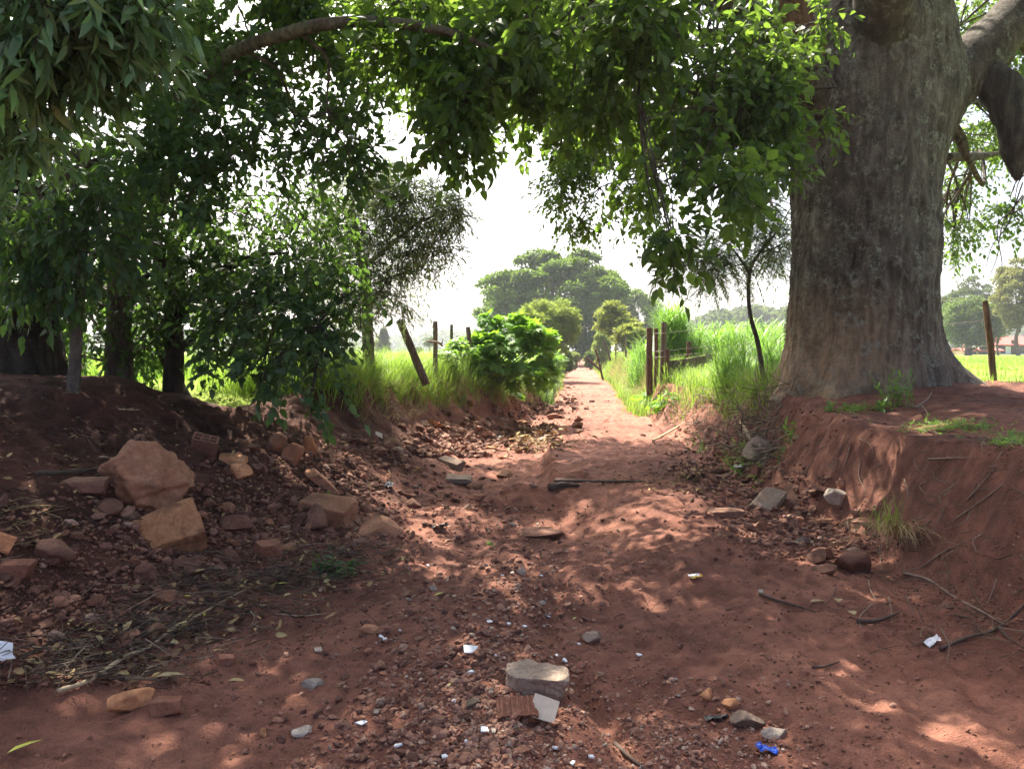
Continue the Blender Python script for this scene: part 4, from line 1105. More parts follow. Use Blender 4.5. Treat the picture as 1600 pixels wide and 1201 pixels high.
# ------------------------------------------------------------------ grass, cane, bushes
def scatter(r, n, x0, x1, y0, y1, keep=None):
    x = r.uniform(x0, x1, n); y = r.uniform(y0, y1, n)
    if keep is not None:
        k = keep(x, y); x, y = x[k], y[k]
    return np.stack([x, y, H(x, y) - .015], -1)
def tufts(r, centres, per, spread):
    n = len(centres) * per
    c = np.repeat(centres, per, 0)
    p = c[:, :2] + r.normal(0, spread, (n, 2))
    return np.column_stack([p, H(p[:, 0], p[:, 1]) - .015])

r = rng(201)
g = Geo()
def lbank(x, y):
    L, Mx, hm, T, ht, *_ = profile(y)
    w = .15 * fbm2(x * 2, y * 2, 2)
    return (x < Mx - .45 * (Mx - T) + w + .12 * sstep(12.2, 14, y)) & (x > T - 1.4) & (y > 10.4 + .6 * w)
c = scatter(r, 5200, -6, 3.2, 10.3, 24, lbank)
p = tufts(r, c, 26, .09)
hd = r.uniform(0, 2 * pi, len(p))
hang = r.uniform(size=len(p)) < .5
hd = np.where(hang, r.normal(-.35, .8, len(p)), hd)      # lean towards the path and the light
blades(g, p, hd, r.uniform(.28, .80, len(p)), r.uniform(.008, .014, len(p)), r.uniform(.5, 2.3, len(p)), 5, .3)
tag(g.build('bank_grass', M['grass']), 'long green grass hanging over the edge of the left bank', 'grass', None, 'stuff')
g = Geo()
def rbank(x, y):
    L, Mx, hm, T, ht, RR, RM, RT, rh = profile(y)
    return (x > RM + .25 + .35 * fbm2(x * 1.5, y * 1.5, 2)) & (x < RT + 2.0)
c = scatter(r, 1500, 2.5, 7, 9.7, 19, rbank); p = tufts(r, c, 22, .10)
blades(g, p, r.uniform(0, 6.28, len(p)), r.uniform(.2, .6, len(p)), r.uniform(.007, .014, len(p)), r.uniform(.5, 2.0, len(p)), 5, .3)
tag(g.build('bank_grass', M['grass']), 'green grass and weeds crowding the right bank beneath the gate posts', 'grass', None, 'stuff')
g = Geo()
def ledge(x, y):
    L, Mx, hm, T, ht, *_ = profile(y)
    return (x < Mx - .1 * (Mx - T)) & (x > T - .1) & (y > 10.6)
c = scatter(r, 420, -4, 2, 10.6, 20, ledge); p = tufts(r, c, 22, .07)
blades(g, p, r.normal(-.5, .7, len(p)), r.uniform(.2, .55, len(p)), r.uniform(.005, .009, len(p)), r.uniform(1.8, 3.0, len(p)), 5, .7)
tag(g.build('dry_grass', M['dry_grass']), 'dry straw-coloured grass drooping down the face of the left bank', 'grass', None, 'stuff')

g = Geo()   # meadow behind the left bank, and the right-hand field
def lfield(x, y):
    T = profile(y)[3]; return (x < T - .3) & (x > -.55 * y - 3)
c = scatter(r, 9000, -26, 6, 10.2, 48, lfield)
c = c[r.uniform(size=len(c)) < np.clip(14 / c[:, 1], .1, 1)]
p = tufts(r, c, 14, .16)
blades(g, p, r.uniform(0, 2 * pi, len(p)), r.uniform(.15, .4, len(p)) * (1 + p[:, 1] * .006), r.uniform(.008, .015, len(p)) * (1 + p[:, 1] * .02), r.uniform(.3, 1.6, len(p)), 3, .2)
c = scatter(r, 5000, 7, 40, 11.5, 55, lambda x, y: (x > profile(y)[7] + 3) & (x > .53 * y) & (x < .75 * y + 2)); p = tufts(r, c, 9, .2)
blades(g, p, r.uniform(0, 2 * pi, len(p)), r.uniform(.08, .22, len(p)) * (1 + p[:, 1] * .004), r.uniform(.008, .014, len(p)) * (1 + p[:, 1] * .02), r.uniform(.3, 1.6, len(p)), 3, .2)
tag(g.build('meadow_grass', M['grass']), 'sunlit yellow-green meadow grass in the fields behind the banks', 'grass', None, 'stuff')

g = Geo()   # verge grass down the far path, both sides
def verge(x, y):
    L, Mx, hm, T, ht, R, RM, RT, rh = profile(y)
    return ((x < np.where(y < 21, T + .15, L - .1)) & (x > T - 1.5) & (y > 15.8 + .5 * fbm2(x * 2, y * 2, 2))) | ((x > R - .12 + .15 * fbm2(x, y, 2)) & (x < RT + 1.2) & (y > 17.5 + (x - R) * 1.2))
c = scatter(r, 16000, -1, 11, 17, 75, verge)
c = c[r.uniform(size=len(c)) < np.clip(26 / c[:, 1], .2, 1)]
p = tufts(r, c, 16, .12)
blades(g, p, r.uniform(0, 2 * pi, len(p)), r.uniform(.2, .6, len(p)) * (1 + .5 * sstep(0, 1.2, p[:, 2])), r.uniform(.008, .015, len(p)) * (1 + p[:, 1] * .02), r.uniform(.5, 1.8, len(p)), 4, .25)
tag(g.build('verge_grass', M['grass']), 'grass lining both edges of the far part of the path', 'grass', None, 'stuff')
g = Geo()
c = scatter(r, 1500, 3.0, 8, 21, 44, lambda x, y: (x > profile(y)[5] + .1) & (x < profile(y)[7] + .6)); p = tufts(r, c, 14, .1)
blades(g, p, r.uniform(0, 2 * pi, len(p)), r.uniform(.3, .8, len(p)), r.uniform(.008, .014, len(p)) * 1.4, r.uniform(.6, 2.2, len(p)), 4, .3)
tag(g.build('straw_grass', M['dry_grass']), 'tall dry straw grass on the right bank by the leaning posts', 'grass', None, 'stuff')

def cane(name, n, region, hgt, label, seed, lw=.035, ll=(.6, 1.1)):
    r = rng(seed); g = Geo()
    p = region(r, n)
    h = r.uniform(hgt[0], hgt[1], len(p))
    top = p + np.stack([r.normal(0, .12, len(p)), r.normal(0, .12, len(p)), h], -1)
    thin_tubes(g, p, (p + top) / 2, top, .012, .006)
    for k in range(11):
        f = (k + .5) / 11
        b = p * (1 - f) + top * f
        a = r.uniform(0, 2 * pi, len(p))
        blades(g, b, a, r.uniform(ll[0], ll[1], len(p)), lw * r.uniform(.7, 1.2, len(p)), r.uniform(.9, 2.4, len(p)), 5, .35)
    return tag(g.build(name, M['cane']), label, 'tall grass', None, 'stuff')
def reg(lst):
    def f(r, n):
        out = []
        for (u0, u1, d0, d1, w) in lst:
            k = int(n * w); d = r.uniform(d0, d1, k); u = r.uniform(u0, u1, k)
            x = (u - 800) / F * d
            out.append(np.stack([x, d, H(x, d) - .03], -1))
        return np.concatenate(out)
    return f
cane('cane', 250, reg([(1035, 1062, 21, 23, 1.0)]), (1.0, 1.75), 'tall clump of broad-bladed green grass right behind the gate posts', 301)
cane('cane', 560, reg([(1060, 1260, 21, 27, 1.0)]), (.45, 1.05), 'wide stand of bright green broad-bladed grass between the gate posts and the great trunk', 302)
cane('cane', 60, reg([(985, 1012, 24, 27, 1.0)]), (.7, 1.1), 'broad-bladed green grass left of the gate posts', 303)
cane('cane', 120, reg([(1125, 1170, 12.5, 14.5, .5), (1190, 1226, 12.5, 15, .5)]), (.3, .75), 'broad grass blades growing around the foot of the feathery sapling', 304, .02, (.4, .8))

def lobed_leaves(g, base, d, up, size, lobes=7):
    N = len(base); d = nrm(d); s = nrm(np.cross(d, up)); u = np.cross(s, d)
    n = lobes * 2
    ang = np.linspace(-2.5, 2.5, n + 1)
    rad = np.where(np.arange(n + 1) % 2 == 0, .55, 1.0) * (1 - .18 * np.abs(ang) / 2.5)
    T = np.vstack([[0, 0, .02], np.stack([np.sin(ang) * rad, np.cos(ang) * rad, -.22 * rad ** 2], -1)])
    size = np.broadcast_to(size, N)[:, None]
    V = base[:, None] + (T[None, :, 0] * size)[..., None] * s[:, None] + (T[None, :, 1] * size)[..., None] * d[:, None] + (T[None, :, 2] * size)[..., None] * u[:, None]
    f = np.array([[0, i + 1, i + 2] for i in range(n)])
    o = (np.arange(N) * (n + 2))[:, None, None]
    g.add(V.reshape(-1, 3), [(f[None] + o).reshape(-1, 3)])

def EG(u, v, h, ru, rd, rv, w):
    return (G(u, v) + np.array([0, 0, h]), (ru, rd, rv), w)
def lobed_bush(name, ells, n, size, label, seed, stem_r=.02, mat='leaf_castor', cat='bush', root=None):
    r = rng(seed)
    c0 = np.mean([e[0] for e in ells], axis=0)
    if root: c0[:2] = root
    c0[2] = hz(c0[0], c0[1])
    t = thing(name, c0, label, cat)
    lg, sg = Geo(), Geo()
    for (c, rad, w) in ells:
        k = int(n * w)
        p = nrm(r.normal(size=(k, 3))) * r.uniform(.35, 1, (k, 1)) ** .5
        p[:, 2] = np.where(r.uniform(size=k) < .65, np.abs(p[:, 2]), p[:, 2])
        q = c + p * np.asarray(rad)
        q[:, 2] = np.maximum(q[:, 2], H(q[:, 0], q[:, 1]) + .04)
        lobed_leaves(lg, q, p * [1, 1, .2] + r.normal(0, .4, q.shape) + [0, 0, -.3], np.array([0, 0, 1.]) + r.normal(0, .35, q.shape), size * r.uniform(.5, 1.15, k))
        m = max(4, k // 12); a = np.tile(np.asarray(c0) * .85 + np.asarray(c) * .15, (m, 1)) + r.normal(0, .08 + 0 * stem_r, (m, 3)); a[:, 2] = H(a[:, 0], a[:, 1])
        e = q[:m]
        thin_tubes(sg, a, (a + e) / 2 + r.normal(0, .08, e.shape), e, stem_r, stem_r * .3)
    lg.build('foliage', M[mat], t, c0); sg.build('stem', M['weed'], t, c0)
    return t
lobed_bush('castor_bush', [E(772, 550, 16.5, 40, 40, .6, .75), E(784, 512, 17.0, 24, 18, .5, .25), E(822, 522, 17.3, 34, 22, .6, .45), E(742, 540, 16.6, 20, 22, .4, .22), E(840, 548, 17.5, 28, 36, .7, .55), E(765, 580, 16.2, 34, 26, .5, .45), E(745, 565, 16.2, 22, 26, .4, .22), E(815, 585, 16.6, 42, 22, .5, .45), E(852, 582, 17.4, 20, 24, .4, .25), E(758, 500, 16.8, 12, 12, .3, .08), E(806, 500, 17.2, 14, 10, .3, .08), E(862, 530, 17.6, 10, 14, .3, .08)],
           330, .19, 'large bright green broad-leaved bush on the left bank', 401, root=(-.85, 16.9))
lobed_bush('castor_seedling', [EG(805, 628, .12, .25, .2, .08, 1.0)], 26, .14, 'small bright green seedling on the rubble below the big bush', 402, .006)
lobed_bush('castor_seedling', [EG(1008, 640, .28, .30, .25, .14, 1.0), EG(1028, 648, .2, .28, .25, .12, .7)], 24, .2, 'bright green broad-leaved plant at the foot of the gate posts', 403, .006)
lobed_bush('castor_seedling', [EG(1045, 640, .2, .28, .3, .16, 1.0)], 70, .07, 'small-leaved yellow-green weed beside the broad-leaved plant by the path', 404, .004, 'weed', 'weed')
lobed_bush('bank_bush', [E(715, 546, 15.5, 22, 20, .35, 1.0), E(700, 556, 15, 16, 12, .3, .5)], 170, .09, 'light green bushy plant below the stubby post on the left bank', 405, .01, 'weed')
lobed_bush('bank_bush', [E(862, 570, 24, 26, 26, .7, 1.0), E(850, 600, 20, 20, 10, .4, .4)], 300, .12, 'soft green bush at the path edge right of the big bright bush', 406, .01, 'weed')

def weed(name, u, v, d, h, n, leafL, leafW, label, seed, mat='weed', nl=9, lean=.5, dz=0, cat='weed', stemw=.004, droop=.3):
    r = rng(seed)
    b = on(u, v, d, dz) if d else G(u, v)
    t = thing(name, b, label, cat)
    lg, tg = Geo(), Geo()
    p = b + np.column_stack([r.normal(0, h * .16, n), r.normal(0, h * .16, n), np.full(n, 0.)])
    p[:, 2] = H(p[:, 0], p[:, 1]) - .01
    d_ = np.column_stack([r.normal(0, lean, n), r.normal(0, lean, n), np.ones(n)])
    sprays(lg, tg, p, d_, h * r.uniform(.6, 1.15, n), nl, leafL, leafW, r, droop, .9, .1, .2, stemw, .3)
    lg.build('foliage', M[mat], t, b); tg.build('stem', M[mat], t, b)
    return t
weed('weed', 1402, 625, 7.95, .46, 16, .075, .020, 'tall ferny green weed growing against the front of the great trunk', 501, 'weed', 14, .22)
weed('weed', 1375, 622, 7.9, .2, 5, .09, .03, 'light green leafy weed left of the ferny weed at the great trunk', 502, 'weed', 7, .5)
weed('weed', 1296, 617, 8.0, .16, 4, .05, .03, 'tiny green sprout between the roots of the great trunk', 503, 'weed', 8, .3)
weed('weed', 1236, 620, 8.3, .2, 3, .06, .035, 'pale two-stemmed sprout on the left root of the great trunk', 504, 'weed', 6, .4)
weed('weed', 1165, 652, 9.0, .34, 16, .12, .02, 'clump of narrow-leaved green weed on the broken bank left of the great trunk', 505, 'weed', 9, .7)
weed('weed', 1190, 655, 8.6, .3, 9, .12, .022, 'narrow-leaved weed leaning over the bank edge left of the great trunk', 506, 'weed', 8, .8)
weed('weed', 1222, 690, 8.2, .3, 5, .10, .024, 'thin green weed halfway down the broken right bank', 507, 'weed', 8, .5)
weed('weed', 1185, 690, 8.3, .2, 6, .11, .02, 'light green weed low on the bank above the rubble', 508, 'weed', 7, .8)
weed('weed', 1150, 640, 9.6, .3, 10, .10, .018, 'grassy weed beside the dry brush on the right bank', 509, 'weed', 8, .6)
weed('weed', 510, 668, 7.0, .16, 4, .06, .04, 'single bright green sprig on the dark soil of the left bank', 510, 'weed', 5, .8)
weed('weed', 1090, 640, 11.0, .4, 10, .08, .02, 'green weed growing through the dry brush on the right bank', 511, 'weed', 9, .5)
weed('weed', 770, 830, 6.3, .05, 5, .04, .02, 'tiny flat green weed on the path near the hollow', 512, 'weed', 5, 1.2)
weed('wilted_weed', 527, 888, None, .20, 26, .07, .022, 'limp olive-green weed lying at the edge of the debris on the left', 513, 'leaf_dark', 8, 1.3, -.02)
weed('wilted_weed', 1080, 745, None, .22, 12, .06, .03, 'wilted yellow-brown plant at the foot of the brush pile', 514, 'litter', 8, .8)
def carpet(u, v, du, dv, n, label, seed):
    r = rng(seed); a = G(u, v)
    t = thing('ground_weed', a, label, 'weed')
    uu, vv = u + r.normal(0, du * .4, n), v + r.normal(0, dv * .4, n)
    p = np.array([G(x_, y_) for x_, y_ in zip(uu, vv)])
    p = p[np.abs(p[:, 1] - a[1]) < 1.6]
    lg = Geo()
    sprays(lg, None, p, np.column_stack([r.normal(0, 1, len(p)), r.normal(0, 1, len(p)), r.uniform(.2, .7, len(p))]), .10, 9, .028, .010, r, .3, .9, 0, .1, .002, .3)
    lg.build('foliage', M['weed'], t, a)
carpet(1335, 640, 34, 8, 90, 'small patch of creeping green weed at the edge in front of the great trunk', 521)
carpet(1490, 668, 90, 12, 170, 'long strip of creeping green weed on top of the right bank', 522)
carpet(1580, 690, 35, 10, 90, 'creeping green weed at the right picture edge on the bank top', 523)

# tussock with pale hanging roots on the right bank foot
b = G(1395, 860); t = thing('dry_tussock', b, 'withered grass tussock with pale straw hanging down the foot of the right bank', 'tussock')
r = rng(531); g = Geo(); n = 90
blades(g, b + r.normal(0, .05, (n, 3)) * [1, 1, .3] + [0, 0, .12], r.normal(-2.2, .6, n), r.uniform(.3, .6, n), r.uniform(.005, .009, n), r.uniform(1.2, 2.2, n), 6, .9); g.build('straw', M['dry_grass'], t, b)
g = Geo(); n = 40
blades(g, b + r.normal(0, .08, (n, 3)) * [1, 1, .3] + [-.03, .08, .16], r.uniform(0, 6.28, n), r.uniform(.12, .34, n), r.uniform(.004, .008, n), r.uniform(.2, 1.2, n), 5, .3); g.build('green_blades', M['grass'], t, b)

# dry brush on the right bank between gate posts and great trunk
r = rng(541)
b = G(1110, 640)
g = Geo(); n = 1150
uu, vv = r.uniform(1015, 1225, n), r.uniform(585, 735, n)
ok = (vv > 640 - (uu - 1015) * .25) & (vv < 665 + (uu - 1030) * .45)
p = np.array([G(a, c_) for a, c_ in zip(uu[ok], vv[ok])]); n = len(p)
a_ = r.normal(0, 1, (n, 3)) * [1, .8, .38] + [.25, 0, .12]; a_ = nrm(a_)
ln = r.uniform(.12, .6, (n, 1)); z0 = np.column_stack([0 * ln, 0 * ln, r.uniform(0, .12, (n, 1))])
thin_tubes(g, p + z0 - a_ * ln * .5, p + z0 + r.normal(0, .05, (n, 3)), p + z0 + a_ * ln * .5, r.uniform(.004, .010, n), .002)
for k in range(9):
    q0 = p[r.integers(0, n)]; e = q0 + np.array([r.uniform(-.3, .5), r.uniform(-.3, .3), r.uniform(.3, .8)])
    tube(g, [q0, (q0 + e) / 2 + r.normal(0, .08, 3), e], [.012, .008, .003], 5, 10, .1, False)
    for j in range(3):
        m_ = q0 * .4 + e * .6; e2 = m_ + r.normal(0, .18, 3) + [0, 0, .12]
        tube(g, [m_, (m_ + e2) / 2 + r.normal(0, .03, 3), e2], [.006, .004, .002], 4, 7, .1, False)
tag(g.build('dry_brush', M['brush']), 'tangled heap of dry grey twigs on the right bank below the plank fence', 'brush', None, 'stuff')

# ------------------------------------------------------------------ rocks, bricks, slabs
def rock_at(name, u, v, d, size, label, mat='stone', seed=0, rot=(0, 0, 0), sink=.28, cat='rock', group=None, **kw):
    p = G(u, v) if d is None else P(u, v, d)
    if d is not None: p[2] = hz(p[0], p[1])
    V, Fc = rock_verts(size, seed, **kw)
    o = obj(name, mesh(name, V, [Fc], M[mat], kw.get('smooth', True)), None, p + np.array([0, 0, size[2] * (.5 - sink)]), rot)
    return tag(o, label, cat, group)
rock_at('boulder', 236, 782, None, (.50, .40, .40), 'largest rounded reddish boulder on the left slope', 'boulder', 11, (.5, .1, .2), .12, sub=5, planes=22, cut=.80, rough=.26, fine=.10)
rock_at('boulder', 266, 858, None, (.46, .36, .20), 'flat orange broken slab leaning against the largest boulder', 'orange_stone', 23, (.95, -.25, .45), -.15, sub=5, planes=5, cut=.6, boxy=True, rough=.05, fine=.03)
rock_at('rock', 515, 808, None, (.52, .34, .20), 'long flat brown rock at the foot of the left slope', 'boulder', 31, (.15, .18, -.25), .2, sub=5, planes=8, cut=.6, boxy=True, fine=.035)
rock_at('rock', 506, 762, None, (.40, .20, .10), 'narrow grey-brown slab tilted above the long flat rock', 'boulder', 37, (.2, .75, .5), .1, sub=4, planes=6, boxy=True)
rock_at('rock', 135, 768, None, (.30, .16, .10), 'flat stone lying left of the largest boulder', 'stone', 41, (.1, .05, .15), .2, sub=4, planes=6, boxy=True)
rock_at('rock', 167, 800, None, (.14, .12, .09), 'small dull stone between the flat stone and the boulder', 'stone', 43, (0, .2, .6), .25)
rock_at('rock', 456, 725, None, (.19, .14, .22), 'pale pointed stone standing on the upper left slope', 'boulder', 47, (.2, -.3, .4), .15, planes=12)
rock_at('rock', 484, 710, None, (.15, .12, .20), 'upright tan stone next to the pale pointed stone', 'orange_stone', 53, (.2, .4, .3), .15, planes=12)
rock_at('rock', 432, 704, None, (.15, .15, .2), 'dark brown upright stone behind the pale pointed stone', 'stone', 59, (0, .2, 1), .2)
rock_at('rock', 365, 725, None, (.26, .14, .09), 'tan slab fragment right of the hollow brick', 'orange_stone', 61, (.2, .1, .1), .1, boxy=True)
rock_at('rock', 374, 748, None, (.18, .14, .12), 'ochre broken lump below the tan slab fragment', 'orange_stone', 67, (.3, .3, .7), .15, planes=14)
rock_at('rock', 419, 874, None, (.20, .16, .17), 'squarish red stone at the foot of the left slope', 'brick', 71, (.2, .1, .6), .15, boxy=True)
rock_at('rock', 368, 826, None, (.18, .14, .10), 'dark flat-topped stone right of the orange slab', 'stone', 73, (.1, .2, .3), .2)
rock_at('rock', 590, 832, None, (.28, .22, .15), 'brown stone half buried at the edge of the path below the slope', 'boulder', 79, (.2, .1, .3), .3, fine=.04)
rock_at('rock', 492, 826, None, (.16, .14, .22), 'upright brown stone in front of the long flat rock', 'stone', 83, (.1, .2, .7), .2)
rock_at('rock', 78, 880, None, (.20, .16, .15), 'angular brown stone low on the left slope near the picture edge', 'stone', 89, (.2, .1, .3), .2, planes=12)
rock_at('rock', 22, 895, None, (.2, .12, .08), 'flat reddish stone at the left edge below the angular brown stone', 'brick', 97, (.1, .1, .3), .2, boxy=True)
rock_at('rock', 255, 942, None, (.18, .12, .08), 'brick-coloured flat stone above the twig debris', 'brick', 101, (.2, .1, .1), .2, boxy=True)
rock_at('rock', 262, 1112, None, (.14, .08, .07), 'brick fragment at the lower edge of the twig debris', 'brick', 103, (0, .05, .15), .15, boxy=True)
rock_at('rock', 210, 1106, None, (.15, .10, .09), 'ochre stone next to the brick fragment by the twig debris', 'orange_stone', 107, (.2, .1, .4), .2)
rock_at('rock', 353, 1036, None, (.085, .06, .05), 'pale pink ribbed brick chip on the path beside the twig debris', 'brick', 109, (.2, .1, .4), .1, boxy=True)
rock_at('rock', 243, 992, None, (.10, .07, .06), 'pinkish stone lying on the forked pale branch debris', 'brick', 113, (.1, .1, .4), .1)
rock_at('rock', 487, 1074, None, (.085, .06, .045), 'pale angular stone alone on the bare left part of the path', 'pale_stone', 127, (.2, .1, .4), .25)
rock_at('rock', 473, 1145, None, (.065, .05, .03), 'smooth cream pebble on the lower left of the path', 'pale_stone', 131, (.1, 0, .3), .25)
rock_at('rock', 705, 728, None, (.42, .24, .14), 'pale grey rock sunk in the washed-out channel', 'grey_stone', 137, (.2, .2, -.5), .25, boxy=True)
rock_at('rock', 712, 752, None, (.52, .30, .09), 'flat grey slab lying in the washed-out channel', 'grey_stone', 139, (.05, .05, .1), .2, boxy=True)
rock_at('rock', 742, 762, None, (.2, .2, .1), 'round brown stone at the end of the flat grey slab', 'stone', 149, (.1, 0, .3), .25)
rock_at('rock', 792, 745, None, (.22, .2, .11), 'brown stone at the edge of the raised part of the path', 'boulder', 151, (.1, 0, .3), .3)
rock_at('rock', 904, 668, None, (.2, .18, .16), 'small dark pointed rock on the sunny path', 'stone', 157, (.1, 0, .3), .2, planes=12)
rock_at('rock', 868, 652, None, (.3, .2, .1), 'flat reddish stone on the sunny path left of the pointed rock', 'brick', 163, (.1, 0, .3), .3)
rock_at('rock', 855, 690, None, (.3, .22, .12), 'low grey stone at the sunny edge of the path', 'grey_stone', 167, (.1, 0, .3), .3)
rock_at('rock', 1188, 716, None, (.34, .18, .30), 'broken concrete lump sticking out of the right bank', 'concrete', 173, (.3, .4, .5), .25, boxy=True)
rock_at('rock', 1200, 790, None, (.40, .26, .10), 'flat grey-brown slab leaning in the rubble of the right bank', 'grey_stone', 179, (.3, -.35, .8), .15, boxy=True)
rock_at('rock', 1238, 782, None, (.40, .22, .09), 'second tilted slab just right of the flat grey-brown slab', 'stone', 181, (.3, -.3, .9), .1, boxy=True)
rock_at('rock', 1185, 746, None, (.16, .13, .17), 'squarish reddish stone standing in the right rubble', 'brick', 191, (.1, .2, .5), .15, boxy=True)
rock_at('rock', 1308, 782, None, (.18, .14, .12), 'pale pinkish stone at the right end of the rubble', 'pale_stone', 193, (.1, .2, .5), .2)
rock_at('rock', 1132, 803, None, (.34, .2, .06), 'thin flat stone at the right edge of the path', 'stone', 197, (.05, .05, .2), .3, boxy=True)
rock_at('rock', 1285, 872, None, (.14, .1, .08), 'reddish stone lit by a sun patch at the foot of the right bank', 'brick', 199, (.1, .1, .5), .2)
rock_at('rock', 1330, 890, None, (.2, .17, .17), 'reddish brown earth-stained rock beside the withered tussock', 'clod', 211, (.2, .1, .5), .2)
rock_at('rock', 1253, 851, None, (.12, .08, .07), 'grey-brown stone at the foot of the right bank above the sun patches', 'grey_stone', 223, (.1, .1, .5), .2)
rock_at('rock', 1105, 1092, None, (.06, .05, .04), 'tan stone on the lower right of the path, left of a larger one', 'orange_stone', 227, (.1, .1, .5), .25)
rock_at('rock', 1140, 1102, None, (.07, .05, .04), 'orange-tan stone on the lower right of the path', 'orange_stone', 229, (.1, .1, .9), .25)
rock_at('rock', 1168, 1130, None, (.11, .06, .05), 'grey stone near the blue plastic scrap', 'grey_stone', 233, (.1, .1, .2), .25)
rock_at('rock', 1210, 1150, None, (.09, .05, .035), 'flat cream stone just above the blue plastic scrap', 'pale_stone', 239, (.1, .1, .1), .15)
rock_at('rock', 925, 1002, None, (.10, .06, .05), 'dark stone in the middle of the path right of the rubble strip', 'grey_stone', 241, (.1, .1, .3), .2)
rock_at('rock', 575, 990, None, (.09, .07, .05), 'brown stone beside a glinting white chip on the path', 'boulder', 251, (.1, .1, .3), .2)
rock_at('rock', 845, 838, None, (.34, .22, .10), 'rough grey clod of hardened earth on the path', 'clod', 257, (0, .05, .3), .4, rough=.16, fine=.06)

# the big concrete lump on the path with the brick and tile propped against it
p = G(830, 1085)
V, Fc = rock_verts((.30, .20, .19), 263, 5, 12, .55, .16, True, .07)
tag(obj('concrete_block', mesh('concrete_block', V, [Fc], M['concrete']), None, p + [0.015, .03, .03], (.16, .06, -.12)), 'large rough grey concrete lump in the middle of the near path', 'concrete')
def hollow_brick(name, loc, rot, size, nx_, nz_, label, mat='brick'):
    """clay block with square channels and ribbed sides"""
    sx, sy, sz = size; g = Geo(); th = .008
    xs_ = np.linspace(-sx / 2, sx / 2, nx_ + 1); zs_ = np.linspace(-sz / 2, sz / 2, nz_ + 1)
    for i, x in enumerate(xs_):
        box_geo(g, (th, sy - .002 * (i % 2), sz), lambda V: V + [x, 0, 0])
    for j, z in enumerate(zs_):
        for i in range(nx_):
            box_geo(g, ((xs_[1] - xs_[0]) - th - .0004, sy - .004, th), lambda V: V + [(xs_[i] + xs_[i + 1]) / 2, 0, z * .96])
    for s in (-1, 1):
        for k in range(7):
            z = -sz * .43 + sz * .86 * k / 6
            box_geo(g, (.005, sy * .985, sz * .06), lambda V: V + [s * (sx / 2 + th / 2 + .0026), 0, z])
            x = -sx * .43 + sx * .86 * k / 6
            box_geo(g, (sx * .06, sy * .985, .005), lambda V: V + [x, 0, s * (sz / 2 * .96 + th / 2 + .0026)])
    o = g.build(name, M[mat], None, np.zeros(3), False); o.location = [float(c) for c in loc]; o.rotation_euler = rot
    return tag(o, label, 'brick')
q = G(318, 712); hollow_brick('hollow_brick', q + [0, .02, .075], (-1.0, .25, .25), (.19, .20, .09), 3, 2, 'broken hollow clay brick standing tilted on the left slope above the boulder', 'stone')
q = G(2, 858); hollow_brick('hollow_brick', q + [-.03, 0, .03], (.5, .3, 2.2), (.16, .17, .08), 3, 2, 'tan ribbed clay brick at the left picture edge beside dry straw', 'orange_stone')
q = G(808, 1116); hollow_brick('hollow_brick', q + [0, -.005, .02], (.55, .0, .1), (.15, .09, .05), 3, 1, 'piece of ribbed red clay brick under the beige tile', 'brick')

def shard(name, u, v, size, label, mat='ceramic', seed=0, tilt=None, group=None, cat='tile', corners=5, thick=.007, lift=.006, quad=None, loc=None, rot=None):
    r = rng(seed + 900)
    p = G(u, v) if loc is None else loc
    a = np.sort(r.uniform(0, 2 * pi, corners)) if quad is None else None
    if quad is None:
        a = np.linspace(0, 2 * pi, corners, endpoint=False) + r.uniform(-.45, .45, corners)
        pts = np.stack([np.cos(a) * r.uniform(.5, 1, corners), np.sin(a) * r.uniform(.4, .9, corners)], -1) * size / 2
    else: pts = np.array(quad) * size
    n = len(pts)
    V = np.vstack([np.column_stack([pts, np.full(n, -thick / 2)]), np.column_stack([pts, np.full(n, thick / 2)])])
    i = np.arange(n); j = (i + 1) % n
    o = obj(name, mesh(name, V, [np.stack([i, j, j + n, i + n], -1), (i + n)[None], i[::-1][None]], M[mat], False), None, p + np.array([0, 0, lift + size * .16]),
            tuple(r.normal(0, .22, 2)) + (r.uniform(0, 6),) if rot is None else rot)
    return tag(o, label, cat, group)
q = G(850, 1122)
shard('broken_tile', 0, 0, .115, 'square beige tile leaning on the concrete lump', 'tile', 1, quad=[(-.5, -.38), (.44, -.42), (.5, .32), (-.42, .42)], thick=.009, loc=q + [0, -.02, .035], rot=(1.0, .12, -.25), lift=0)
shard('tile_shard', 735, 1020, .075, 'largest white tile shard, four-cornered, in the middle of the path', 'ceramic', 2, quad=[(-.5, .3), (.5, .32), (.3, -.3), (-.38, -.36)], rot=(.45, .1, 0))
shard('tile_shard', 497, 1018, .042, 'pale greenish square tile chip on the bare left part of the path', 'pale_stone', 3, quad=[(-.5, .3), (.4, .42), (.5, -.3), (-.38, -.36)], rot=(.4, .1, .3))
shard('tile_shard', 708, 985, .05, 'grey-green tile chip just above the largest white shard', 'pale_stone', 4, corners=4)
shard('tile_shard', 564, 1137, .055, 'bluish white shard on the lower left of the path', 'ceramic', 5, quad=[(-.5, -.1), (.2, .25), (.5, .1), (.1, -.22)], rot=(.4, .1, 0))
shard('tile_shard', 757, 1145, .05, 'white four-cornered shard below the concrete lump', 'ceramic', 6, corners=4)
shard('tile_shard', 1055, 1068, .04, 'pale chip stuck in the right edge of the rill', 'pale_stone', 7, corners=4)
shard('tile_shard', 592, 682, .11, 'square pale tile on the dark soil under the grassy bank', 'tile', 8, quad=[(-.5, -.38), (.44, -.42), (.5, .32), (-.42, .42)], rot=(.9, .3, .6))
shard('tile_shard', 5, 1030, .16, 'white rounded slab fragment at the left picture edge', 'ceramic', 9, corners=6, rot=(.9, .2, .3), thick=.015)
